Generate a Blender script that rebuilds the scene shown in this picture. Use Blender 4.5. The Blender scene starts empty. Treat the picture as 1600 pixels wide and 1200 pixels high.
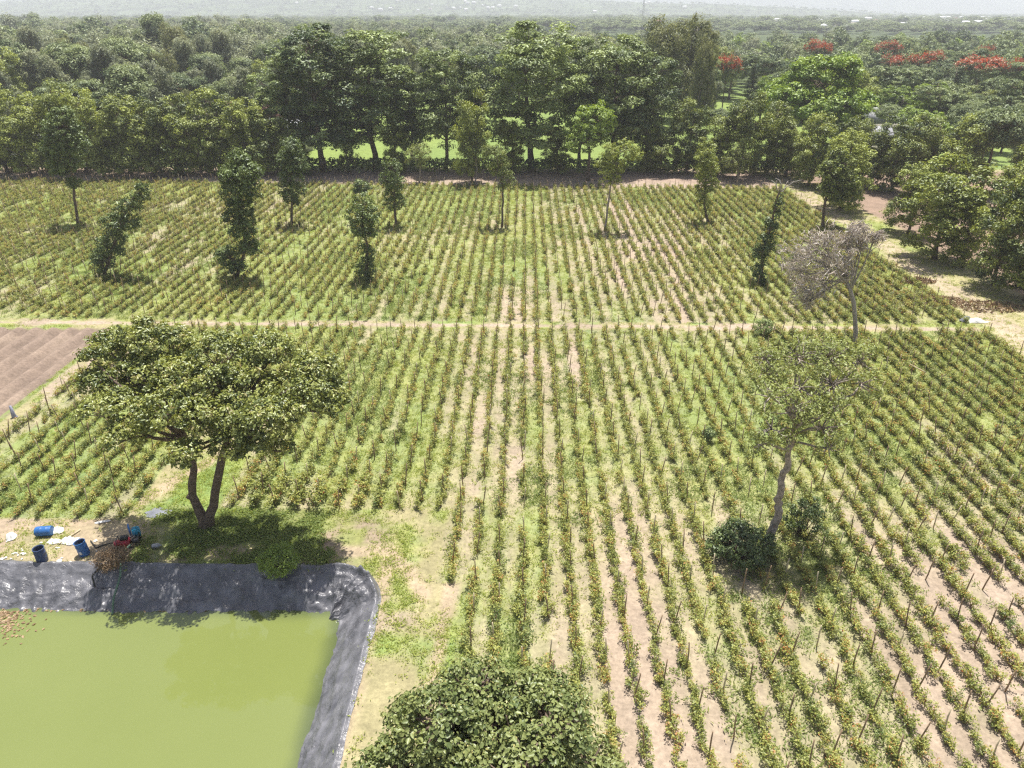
import bpy, math, random
import numpy as np
from mathutils import Vector
R = math.radians
D = bpy.data
scn = bpy.context.scene
C = scn.collection

# ------------------------------------------------------------------ camera, sky, sun, exposure
CAM = np.array([0.0, 0.0, 22.0]); FPX = 1109.0; PITCH = R(27.9); YAW = R(1.0)
cam = D.objects.new("camera", D.cameras.new("camera")); C.objects.link(cam)
cam.location = CAM.tolist(); cam.rotation_euler = (R(90) - PITCH, 0, YAW)
cam.data.sensor_width = 36; cam.data.lens = FPX / 1600 * 36
cam.data.clip_start = 0.1; cam.data.clip_end = 20000
scn.camera = cam
w = D.worlds.new("World"); scn.world = w; w.use_nodes = True
nt = w.node_tree; nt.nodes.clear()
sky = nt.nodes.new("ShaderNodeTexSky"); sky.sky_type = 'NISHITA'; sky.sun_disc = False
SUN_EL = R(74); SUN_AZ = R(14)          # azimuth measured from +Y towards +X
sky.sun_elevation = SUN_EL; sky.sun_rotation = SUN_AZ
sky.dust_density = 2.5; sky.air_density = 1.0; sky.ozone_density = 1.0
bg = nt.nodes.new("ShaderNodeBackground"); bg.inputs[1].default_value = 0.07
wo = nt.nodes.new("ShaderNodeOutputWorld")
nt.links.new(sky.outputs[0], bg.inputs[0]); nt.links.new(bg.outputs[0], wo.inputs[0])
sun = D.objects.new("sun", D.lights.new("sun", 'SUN')); C.objects.link(sun)
sun.data.energy = 5.0; sun.data.angle = R(0.5); sun.data.color = (1.0, 0.96, 0.90)
sd = Vector((math.sin(SUN_AZ) * math.cos(SUN_EL), math.cos(SUN_AZ) * math.cos(SUN_EL), math.sin(SUN_EL)))
sun.rotation_euler = sd.to_track_quat('Z', 'Y').to_euler(); sun.location = (0, 0, 90)
scn.view_settings.view_transform = 'Standard'; scn.view_settings.look = 'None'
scn.view_settings.exposure = 0.72; scn.view_settings.gamma = 1
scn.cycles.max_bounces = 6; scn.cycles.diffuse_bounces = 3; scn.cycles.glossy_bounces = 2
scn.cycles.transmission_bounces = 4; scn.cycles.transparent_max_bounces = 8
scn.cycles.volume_bounces = 3; scn.cycles.use_denoising = False; scn.cycles.filter_width = 1.3; scn.cycles.use_adaptive_sampling = False

# ------------------------------------------------------------------ camera maths: where a thing of the photo stands in the place
_f = np.array([-math.sin(YAW) * math.cos(PITCH), math.cos(YAW) * math.cos(PITCH), -math.sin(PITCH)])
_r = np.array([math.cos(YAW), math.sin(YAW), 0.0]); _u = np.cross(_r, _f)
def _dir(x, y): return _f * FPX + _r * (x - 800) + _u * (600 - y)
def G(x, y, z=0.0):
    d = _dir(x, y); t = (z - CAM[2]) / d[2]; return CAM + d * t
def PV(x, y, Y):
    d = _dir(x, y); t = Y / d[1]; return CAM + d * t
def depth(p): return float(np.dot(np.asarray(p, float) - CAM, _f))
def top_z(p, ytop):
    k = (600 - ytop) / FPX
    d0 = np.array([p[0], p[1], -CAM[2]])
    return float((k * np.dot(d0, _f) - np.dot(d0, _u)) / (_u[2] - k * _f[2]))
def proj(P):
    P = np.atleast_2d(P) - CAM; cz = P @ _f
    return 800 + FPX * (P @ _r) / cz, 600 - FPX * (P @ _u) / cz, cz

# ------------------------------------------------------------------ noise
def _h(ix, iy, seed):
    n = (ix.astype(np.int64) * 374761393 + iy.astype(np.int64) * 668265263 + seed * 1442695041) & 0xffffffff
    n = ((n ^ (n >> 13)) * 1274126177) & 0xffffffff
    return ((n ^ (n >> 16)) & 0xffff) / 65535.0
def noise(x, y, seed=0):
    x = np.asarray(x, float); y = np.asarray(y, float)
    ix = np.floor(x); iy = np.floor(y); fx = x - ix; fy = y - iy
    fx = fx * fx * (3 - 2 * fx); fy = fy * fy * (3 - 2 * fy)
    a = _h(ix, iy, seed); b = _h(ix + 1, iy, seed); c = _h(ix, iy + 1, seed); d = _h(ix + 1, iy + 1, seed)
    return (a * (1 - fx) + b * fx) * (1 - fy) + (c * (1 - fx) + d * fx) * fy
def fbm(x, y, seed=0, o=4):
    s = 0; a = 0.5; t = 0
    for i in range(o):
        s = s + a * noise(x * 2 ** i, y * 2 ** i, seed + i * 7); t += a; a *= 0.5
    return s / t
def sm(a, b, x):
    t = np.clip((x - a) / (b - a), 0, 1); return t * t * (3 - 2 * t)

# ------------------------------------------------------------------ materials
def newmat(name):
    m = D.materials.new(name); m.use_nodes = True; m.node_tree.nodes.clear()
    return m, m.node_tree.nodes, m.node_tree.links
def leafmat(name, dark, light, transl=0.35, gloss=0.06, rough=0.45, third=None):
    m, N, L = newmat(name)
    at = N.new("ShaderNodeAttribute"); at.attribute_name = "tint"
    oi = N.new("ShaderNodeObjectInfo")
    ad = N.new("ShaderNodeMath"); ad.operation = 'MULTIPLY_ADD'; ad.inputs[1].default_value = 0.40; 
    L.new(oi.outputs["Random"], ad.inputs[0]); L.new(at.outputs["Fac"], ad.inputs[2])
    su = N.new("ShaderNodeMath"); su.operation = 'SUBTRACT'; su.inputs[1].default_value = 0.20; L.new(ad.outputs[0], su.inputs[0])
    cr = N.new("ShaderNodeValToRGB"); cr.color_ramp.elements[0].color = (*dark, 1); cr.color_ramp.elements[1].color = (*light, 1)
    cr.color_ramp.elements[0].position = 0.1; cr.color_ramp.elements[1].position = 0.86
    if third is not None:
        e = cr.color_ramp.elements.new(0.98); e.color = (*third, 1)
    L.new(su.outputs[0], cr.inputs[0])
    df = N.new("ShaderNodeBsdfDiffuse"); tr = N.new("ShaderNodeBsdfTranslucent"); gl = N.new("ShaderNodeBsdfGlossy")
    gl.inputs["Roughness"].default_value = rough; gl.inputs["Color"].default_value = (0.9, 0.95, 0.9, 1)
    hs = N.new("ShaderNodeHueSaturation"); hs.inputs["Value"].default_value = 1.25; hs.inputs["Saturation"].default_value = 1.15; hs.inputs["Hue"].default_value = 0.485
    L.new(cr.outputs[0], df.inputs[0]); L.new(cr.outputs[0], hs.inputs["Color"]); L.new(hs.outputs[0], tr.inputs[0])
    m1 = N.new("ShaderNodeMixShader"); m1.inputs[0].default_value = transl; L.new(df.outputs[0], m1.inputs[1]); L.new(tr.outputs[0], m1.inputs[2])
    m2 = N.new("ShaderNodeMixShader"); m2.inputs[0].default_value = gloss; L.new(m1.outputs[0], m2.inputs[1]); L.new(gl.outputs[0], m2.inputs[2])
    o = N.new("ShaderNodeOutputMaterial"); L.new(m2.outputs[0], o.inputs[0])
    return m
def solid(name, col, rough=0.7, var=0.25, scale=6.0, spec=0.4, metal=0.0, bump=0.0, col2=None):
    m, N, L = newmat(name)
    tc = N.new("ShaderNodeTexCoord"); nz = N.new("ShaderNodeTexNoise"); nz.inputs["Scale"].default_value = scale; nz.inputs["Detail"].default_value = 6
    L.new(tc.outputs["Object"], nz.inputs["Vector"])
    cr = N.new("ShaderNodeValToRGB")
    c2 = col2 if col2 is not None else tuple(c * (1 - var) for c in col)
    c1 = tuple(min(1, c * (1 + var * 0.5)) for c in col)
    cr.color_ramp.elements[0].color = (*c2, 1); cr.color_ramp.elements[1].color = (*c1, 1)
    cr.color_ramp.elements[0].position = 0.35; cr.color_ramp.elements[1].position = 0.65
    L.new(nz.outputs["Fac"], cr.inputs[0])
    p = N.new("ShaderNodeBsdfPrincipled"); p.inputs["Roughness"].default_value = rough; p.inputs["Metallic"].default_value = metal
    p.inputs["Specular IOR Level"].default_value = spec
    L.new(cr.outputs[0], p.inputs["Base Color"])
    if bump > 0:
        b = N.new("ShaderNodeBump"); b.inputs["Strength"].default_value = bump; b.inputs["Distance"].default_value = 0.05
        L.new(nz.outputs["Fac"], b.inputs["Height"]); L.new(b.outputs[0], p.inputs["Normal"])
    o = N.new("ShaderNodeOutputMaterial"); L.new(p.outputs[0], o.inputs[0])
    return m
M = {}
M['bark'] = solid("bark", (0.16, 0.12, 0.09), 0.9, 0.45, 9, 0.2, bump=0.6)
M['pale_bark'] = solid("pale_bark", (0.36, 0.31, 0.26), 0.9, 0.4, 7, 0.2, bump=0.5)
M['grey_bark'] = solid("grey_bark", (0.36, 0.33, 0.30), 0.85, 0.35, 12, 0.2)
M['leaf_windbreak'] = leafmat("leaf_windbreak", (0.044, 0.078, 0.028), (0.350, 0.425, 0.140), 0.24, 0.04)
M['leaf_bushy'] = leafmat("leaf_bushy", (0.048, 0.078, 0.020), (0.370, 0.420, 0.085), 0.24, 0.04)
M['leaf_broad'] = leafmat("leaf_broad", (0.066, 0.104, 0.052), (0.320, 0.375, 0.160), 0.26, 0.03)  # wood behind: some distance haze is put into this greyer, lighter leaf colour
M['leaf_feather'] = leafmat("leaf_feather", (0.115, 0.140, 0.088), (0.340, 0.365, 0.210), 0.28, 0.03)  # grey-green leaves, lightened further so the colour carries some of the haze
M['leaf_bright'] = leafmat("leaf_bright", (0.110, 0.180, 0.026), (0.330, 0.440, 0.065), 0.32, 0.05)
M['leaf_dome'] = leafmat("leaf_dome", (0.150, 0.240, 0.030), (0.360, 0.470, 0.065), 0.28, 0.04)
M['leaf_yellow'] = leafmat("leaf_yellow", (0.130, 0.165, 0.035), (0.340, 0.370, 0.095), 0.38, 0.05)
M['leaf_euca'] = leafmat("leaf_euca", (0.100, 0.125, 0.060), (0.270, 0.280, 0.115), 0.34, 0.03)
M['leaf_conifer'] = leafmat("leaf_conifer", (0.055, 0.085, 0.038), (0.150, 0.190, 0.075), 0.24, 0.03)
M['leaf_pollard'] = leafmat("leaf_pollard", (0.036, 0.066, 0.020), (0.190, 0.250, 0.060), 0.20, 0.05)
M['leaf_umbrella'] = leafmat("leaf_umbrella", (0.060, 0.095, 0.022), (0.370, 0.400, 0.095), 0.25, 0.05, 0.4, third=(0.34, 0.30, 0.12))
M['leaf_big'] = leafmat("leaf_big", (0.070, 0.110, 0.036), (0.250, 0.285, 0.100), 0.2, 0.025, 0.38)
M['leaf_sparse'] = leafmat("leaf_sparse", (0.110, 0.145, 0.045), (0.340, 0.385, 0.115), 0.32, 0.03)
M['leaf_tomato'] = leafmat("leaf_tomato", (0.085, 0.130, 0.036), (0.480, 0.490, 0.130), 0.32, 0.025, third=(0.46, 0.24, 0.085))
M['leaf_grass'] = leafmat("leaf_grass", (0.24, 0.32, 0.06), (0.44, 0.49, 0.135), 0.42, 0.015, third=(0.46, 0.40, 0.17))
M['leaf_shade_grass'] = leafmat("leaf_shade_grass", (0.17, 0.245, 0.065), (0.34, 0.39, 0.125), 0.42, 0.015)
M['flower_red'] = leafmat("flower_red", (0.28, 0.07, 0.035), (0.50, 0.17, 0.085), 0.35, 0.04)
M['flower_pale'] = leafmat("flower_pale", (0.30, 0.30, 0.09), (0.52, 0.45, 0.17), 0.30, 0.04)
M['flower_purple'] = leafmat("flower_purple", (0.24, 0.12, 0.32), (0.50, 0.30, 0.55), 0.35, 0.04)
M['dry_twig'] = leafmat("dry_twig", (0.52, 0.45, 0.39), (0.84, 0.78, 0.71), 0.05, 0.02)
M['dry_leaf'] = leafmat("dry_leaf", (0.16, 0.10, 0.05), (0.40, 0.28, 0.16), 0.2, 0.03)
M['tomato'] = solid("tomato_red", (0.50, 0.09, 0.035), 0.45, 0.5, 3.0, col2=(0.50, 0.22, 0.05))
M['stake'] = solid("stake_wood", (0.29, 0.20, 0.12), 0.85, 0.45, 5)
M['stake_pale'] = solid("stake_pale_wood", (0.55, 0.46, 0.30), 0.85, 0.3, 5)
M['blue'] = solid("blue_plastic", (0.035, 0.14, 0.38), 0.4, 0.25, 4, 0.4)
M['navy'] = solid("navy_plastic", (0.045, 0.075, 0.17), 0.45, 0.25, 4, 0.4)
M['drum_in'] = solid("drum_inside", (0.03, 0.05, 0.10), 0.6, 0.3, 4)
M['teal'] = solid("teal_plastic", (0.02, 0.28, 0.42), 0.4, 0.2, 5)
M['red'] = solid("red_paint", (0.45, 0.03, 0.05), 0.4, 0.3, 8)
M['metal'] = solid("dark_metal", (0.08, 0.08, 0.085), 0.45, 0.3, 10, metal=0.7)
M['steel'] = solid("grey_metal", (0.32, 0.33, 0.34), 0.4, 0.3, 8, metal=0.6)
M['black'] = solid("black_rubber", (0.02, 0.022, 0.02), 0.5, 0.3, 8)
M['green_pipe'] = solid("green_pipe", (0.10, 0.18, 0.12), 0.5, 0.3, 8)
M['white'] = solid("white_scrap", (0.75, 0.74, 0.70), 0.6, 0.15, 8)
M['wall'] = solid("house_wall", (0.62, 0.58, 0.52), 0.9, 0.2, 1.5)
M['roof_white'] = solid("roof_white", (0.85, 0.86, 0.88), 0.5, 0.1, 0.5)
M['roof_red'] = solid("roof_red", (0.30, 0.15, 0.11), 0.8, 0.3, 2)
M['roof_grey'] = solid("roof_grey", (0.36, 0.36, 0.38), 0.5, 0.2, 1)
M['window'] = solid("window_glass", (0.05, 0.06, 0.07), 0.15, 0.2, 3)

# ------------------------------------------------------------------ object helpers
def mesh(name, V, quads=None, tris=None, mats=(), midx=None, tint=None, smooth=False, col=None):
    V = np.asarray(V, np.float32); me = D.meshes.new(name)
    loops = []; starts = []; n = 0; tot = []
    if quads is not None and len(quads):
        q = np.asarray(quads, np.int32); loops.append(q.ravel()); tot.append(np.full(len(q), 4, np.int32))
    if tris is not None and len(tris):
        t = np.asarray(tris, np.int32); loops.append(t.ravel()); tot.append(np.full(len(t), 3, np.int32))
    lo = np.concatenate(loops); to = np.concatenate(tot); st = np.concatenate([[0], np.cumsum(to)[:-1]]).astype(np.int32)
    me.vertices.add(len(V)); me.vertices.foreach_set("co", V.ravel())
    me.loops.add(len(lo)); me.loops.foreach_set("vertex_index", lo)
    me.polygons.add(len(to)); me.polygons.foreach_set("loop_start", st); me.polygons.foreach_set("loop_total", to)
    for m in mats: me.materials.append(m)
    if midx is not None: me.polygons.foreach_set("material_index", np.asarray(midx, np.int32))
    if smooth: me.polygons.foreach_set("use_smooth", np.ones(len(to), bool))
    if tint is not None:
        a = me.attributes.new("tint", 'FLOAT', 'FACE'); a.data.foreach_set("value", np.asarray(tint, np.float32))
    if col is not None:
        a = me.attributes.new("gcol", 'FLOAT_COLOR', 'POINT')
        c4 = np.ones((len(V), 4), np.float32); c4[:, :3] = col; a.data.foreach_set("color", c4.ravel())
    me.update(calc_edges=True); me.validate()
    return me
def link(name, me, parent=None, loc=None):
    o = D.objects.new(name, me); C.objects.link(o)
    if parent is not None: o.parent = parent
    if loc is not None: o.location = tuple(float(v) for v in loc)
    return o
def tag(o, label=None, cat=None, group=None, kind=None):
    if label: o["label"] = label
    if cat: o["category"] = cat
    if group: o["group"] = group
    if kind: o["kind"] = kind
    return o
def empty(name, loc, label, cat, group=None, rz=0, sc=(1, 1, 1)):
    o = D.objects.new(name, None); C.objects.link(o); o.location = tuple(float(v) for v in loc)
    o.rotation_euler = (0, 0, rz); o.scale = sc; o.empty_display_size = 0.2
    return tag(o, label, cat, group)

class MB:
    """collects tubes, boxes and prisms into one mesh"""
    def __init__(s): s.V = []; s.Q = []; s.T = []; s.n = 0
    def add(s, V, Q=(), T=()):
        V = np.asarray(V, float); s.V.append(V)
        if len(Q): s.Q.append(np.asarray(Q, int) + s.n)
        if len(T): s.T.append(np.asarray(T, int) + s.n)
        s.n += len(V); return s
    def tube(s, P, rad, k=7, cap=True):
        P = np.asarray(P, float); n = len(P); rad = np.broadcast_to(np.asarray(rad, float), (n,))
        t = np.gradient(P, axis=0); t /= np.linalg.norm(t, axis=1)[:, None] + 1e-9
        ref = np.array([1.0, 0, 0]) if abs(t[0][0]) < 0.8 else np.array([0, 1.0, 0])
        a = np.linspace(0, 2 * math.pi, k, endpoint=False); V = []
        for i in range(n):
            u = ref - t[i] * np.dot(ref, t[i]); u /= np.linalg.norm(u) + 1e-9; v = np.cross(t[i], u); ref = u
            V.append(P[i] + rad[i] * (np.cos(a)[:, None] * u + np.sin(a)[:, None] * v))
        V = np.concatenate(V); Q = []
        for i in range(n - 1):
            for j in range(k):
                Q.append((i * k + j, i * k + (j + 1) % k, (i + 1) * k + (j + 1) % k, (i + 1) * k + j))
        T = []
        if cap:
            V = np.concatenate([V, P[:1], P[-1:]]); c0 = n * k; c1 = c0 + 1
            for j in range(k):
                T.append((c0, (j + 1) % k, j)); T.append((c1, (n - 1) * k + j, (n - 1) * k + (j + 1) % k))
        return s.add(V, Q, T)
    def box(s, c, d, rz=0.0, taper=1.0):
        x, y, z = [v / 2 for v in d]
        V = np.array([(-x, -y, -z), (x, -y, -z), (x, y, -z), (-x, y, -z), (-x * taper, -y * taper, z), (x * taper, -y * taper, z), (x * taper, y * taper, z), (-x * taper, y * taper, z)])
        cr, sr = math.cos(rz), math.sin(rz)
        V = np.stack([V[:, 0] * cr - V[:, 1] * sr, V[:, 0] * sr + V[:, 1] * cr, V[:, 2]], 1) + np.asarray(c, float)
        return s.add(V, [(0, 3, 2, 1), (4, 5, 6, 7), (0, 1, 5, 4), (1, 2, 6, 5), (2, 3, 7, 6), (3, 0, 4, 7)])
    def lathe(s, prof, k=24, c=(0, 0, 0)):
        a = np.linspace(0, 2 * math.pi, k, endpoint=False); V = []
        for r_, z in prof: V.append(np.stack([np.cos(a) * r_, np.sin(a) * r_, np.full(k, z)], 1))
        V = np.concatenate(V) + np.asarray(c, float); Q = []
        for i in range(len(prof) - 1):
            for j in range(k): Q.append((i * k + j, i * k + (j + 1) % k, (i + 1) * k + (j + 1) % k, (i + 1) * k + j))
        return s.add(V, Q)
    def mesh(s, name, mat, smooth=False):
        return mesh(name, np.concatenate(s.V), np.concatenate(s.Q) if s.Q else None, np.concatenate(s.T) if s.T else None, (mat,), smooth=smooth)
    def build(s, name, mat, parent=None, loc=None, smooth=False):
        return link(name, s.mesh(name, mat, smooth), parent, loc)

# ------------------------------------------------------------------ leaves
def nrm(v): return v / (np.linalg.norm(v, axis=-1, keepdims=True) + 1e-9)
def leaf_arrays(rng, P, size, Nn, aspect=0.5, fine=False, axis=None, axis_w=0.0):
    n = len(P); Nn = nrm(Nn); size = np.broadcast_to(np.asarray(size, float), (n,))
    a = rng.normal(size=(n, 3))
    if axis is not None: a = a * (1 - axis_w) + np.asarray(axis, float) * axis_w
    U = nrm(a - Nn * np.sum(a * Nn, 1)[:, None]); W = np.cross(Nn, U)
    L = size[:, None] * 0.5; B = L * aspect; fold = Nn * L * 0.22
    if not fine:
        V = np.stack([P - U * L, P + W * B + fold, P + U * L, P - W * B + fold], 1).reshape(-1, 3)
        i = np.arange(n)[:, None] * 4
        T = np.concatenate([i + [0, 1, 2], i + [0, 2, 3]], 1).reshape(-1, 3)   # two per leaf, consecutive
        return V, T, 2
    drop = -Nn * L * 0.25
    V = np.stack([P - U * L, P - U * L * 0.35 + W * B + fold, P + U * L * 0.35 + W * B * 0.85 + fold, P + U * L + drop, P + U * L * 0.35 - W * B * 0.85 + fold, P - U * L * 0.35 - W * B + fold], 1).reshape(-1, 3)
    i = np.arange(n)[:, None] * 6
    T = np.concatenate([i + [0, 1, 2], i + [0, 2, 3], i + [0, 3, 4], i + [0, 4, 5]], 1).reshape(-1, 3)
    return V, T, 4
def crown_mesh(name, rng, lobes, ncl, per, clr, size, mat, up=0.8, shell=0.55, flat=0.6, aspect=0.5, fine=False, axis=None, axis_w=0.0, updir=0.15, low=-0.75):
    """leaf clumps spread through the lobes; returns mesh and clump centres"""
    lobes = np.asarray(lobes, float)                    # cx cy cz rx ry rz
    wt = (lobes[:, 3] * lobes[:, 5]); wt = wt / wt.sum()
    li = rng.choice(len(lobes), ncl * 2, p=wt); d = rng.normal(size=(ncl * 2, 3)); d[:, 2] += updir; d = nrm(d); d[:, 2] = np.maximum(d[:, 2], low)
    rr = shell + (1 - shell) * np.sqrt(rng.random(ncl * 2)); ctr = lobes[li, :3] + d * lobes[li, 3:] * rr[:, None]
    keep = np.ones(len(ctr), bool)
    for L in range(len(lobes)):
        q = (ctr - lobes[L, :3]) / lobes[L, 3:]
        keep &= ~((np.linalg.norm(q, axis=1) < 0.62) & (li != L))
    ctr = ctr[keep][:ncl]; d = d[keep][:ncl]; li = li[keep][:ncl]
    m = len(ctr); cs = clr * (0.6 + 0.8 * rng.random(m)); ct = rng.random(m)
    k = np.maximum(3, (per * (0.5 + rng.random(m)))).astype(int); ci = np.repeat(np.arange(m), k); n = len(ci)
    off = nrm(rng.normal(size=(n, 3))) * (rng.random(n) ** 0.45)[:, None] * cs[ci][:, None]; off[:, 2] *= flat
    P = ctr[ci] + off
    Nn = rng.normal(size=(n, 3)) * 0.55 + np.array([0, 0, up]) + d[ci] * 0.35 + nrm(off) * 0.85
    V, T, f = leaf_arrays(rng, P, size * (0.65 + 0.7 * rng.random(n)), Nn, aspect, fine, axis, axis_w)
    tint = np.clip(0.55 * ct[ci] + 0.45 * rng.random(n) + 0.12 * (off[:, 2] / (cs[ci] * flat)), 0, 1)
    return mesh(name, V, None, T, (mat,), tint=np.repeat(tint, f)), ctr, li
def limb(mb, rng, A, B, r0, r1, n=6, wob=0.08, k=6, sag=0.0):
    A = np.asarray(A, float); B = np.asarray(B, float); t = np.linspace(0, 1, n)[:, None]
    L = np.linalg.norm(B - A); P = A + (B - A) * t; j = (rng.normal(size=(1, 3)) * np.sin(t * math.pi) + .5 * rng.normal(size=(1, 3)) * np.sin(t * 2 * math.pi) + .2 * rng.normal(size=(n, 3)) * np.sin(t * math.pi)) * wob * L
    P = P + j; P[:, 2] += sag * L * np.sin(t[:, 0] * math.pi)
    mb.tube(P, np.linspace(r0, r1, n), k); return P
def trunk_mesh(name, rng, path, r0, r1, lobes, ctr, li, mat, twig=0.4, k=8, lr=0.45, tw=0.02):
    mb = MB(); path = np.asarray(path, float); nn = len(path)
    rads = np.linspace(r0, r1, nn); rads[0] *= 1.35; mb.tube(path, rads, k)
    lobes = np.asarray(lobes, float)
    for i, L in enumerate(lobes):
        j = int(np.argmin(np.linalg.norm(path - (L[:3] - [0, 0, L[5] * 0.8]), axis=1)))
        A = path[j]; B = L[:3]
        if np.linalg.norm(B - A) > 0.3: limb(mb, rng, A, B, rads[j] * lr + 0.01, r1 * 0.35 + 0.01, 6, 0.06, 5, 0.05)
        idx = np.where(li == i)[0]
        for c in idx[rng.random(len(idx)) < twig]: limb(mb, rng, B, ctr[c], r1 * 0.3 + tw * 0.5, tw * 0.5, 4, 0.08, 4)
    return mb.mesh(name, mat)

# ------------------------------------------------------------------ ground zones (shared by the ground's own colour and by what grows on it)
ROW = 1.03; OFF = 0.02
POND_X1 = -6.0; POND_Y1 = 24.0; POND_X0 = -60.0; POND_Y0 = 3.0; POND_R = 2.25
def pond_d(x, y):
    """distance inwards from the liner's outer edge, negative outside (rounded corner)"""
    dx = POND_X1 - x; dy = POND_Y1 - y
    d = np.minimum(dx, dy)
    c = POND_R - np.sqrt(np.maximum(POND_R - dx, 0) ** 2 + np.maximum(POND_R - dy, 0) ** 2)
    d = np.where((dx < POND_R) & (dy < POND_R), c, d)
    d = d + 0.16 * (noise(x * 0.7, y * 0.7, 91) - 0.5)
    return d
FAR_Y = 101.5; X_R = 35.0
def x_right(y): return X_R + 0 * y
def crop_mask(x, y):
    yf = 103.5 - (x + 72) * 0.035
    far = (y > 52.2) & (y < yf) & (x < 35.4 - 0.0 * y)
    near = (y < 50.6) & (x < 35.6)
    near &= ((x > -2.6) | ((x > -3.6) & (y > 23.0)) | ((x > -15.3) & (y > 28.1)) | ((x > -30.6) & (x < -19.3) & (y > 27.0)) | ((x > -30.6) & (y > 36)))
    near &= ~((y < 38) & (x < -15.0) & (x > -19.5))
    return far | near
def grass_amount(x, y):
    """0 bare soil .. 1 green between the rows"""
    k = np.round((x - OFF) / ROW - 0.5)                      # which gap between rows
    g = noise(k * 3.7, y / 9.0, 5) * 0.42 + (.12 + fbm(x / 11, y / 11, 9, 3) * 0.70) + 0.22 * fbm(x / 1.2, y / 1.2, 3, 3)
    base = 0.16 * np.exp(-((x - 13.5) / 2.5) ** 2 - ((y - 23.5) / 2.5) ** 2) + 0.07 * sm(20, 34, y) - 0.38 * (1 - sm(16, 40, y)) * sm(-2, 6, x) - 0.10 * (1 - sm(30, 60, y)) * (1 - sm(-20, -6, x)) 
    base = base + 0.14 * sm(30, 60, y) * (1 - sm(-18, 4, x)) + 0.06 * sm(60, 40, y)
    base = base + 0.05 * sm(12, 30, x) * sm(20, 35, y) 
    return sm(0.50, 1.02, g + base) * (1 - .35 * (1 - sm(.10, .30, np.abs((x - OFF) / ROW - np.round((x - OFF) / ROW - .5) - .5))) * (1 - .6 * sm(.8, 1., g + base)))

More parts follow.
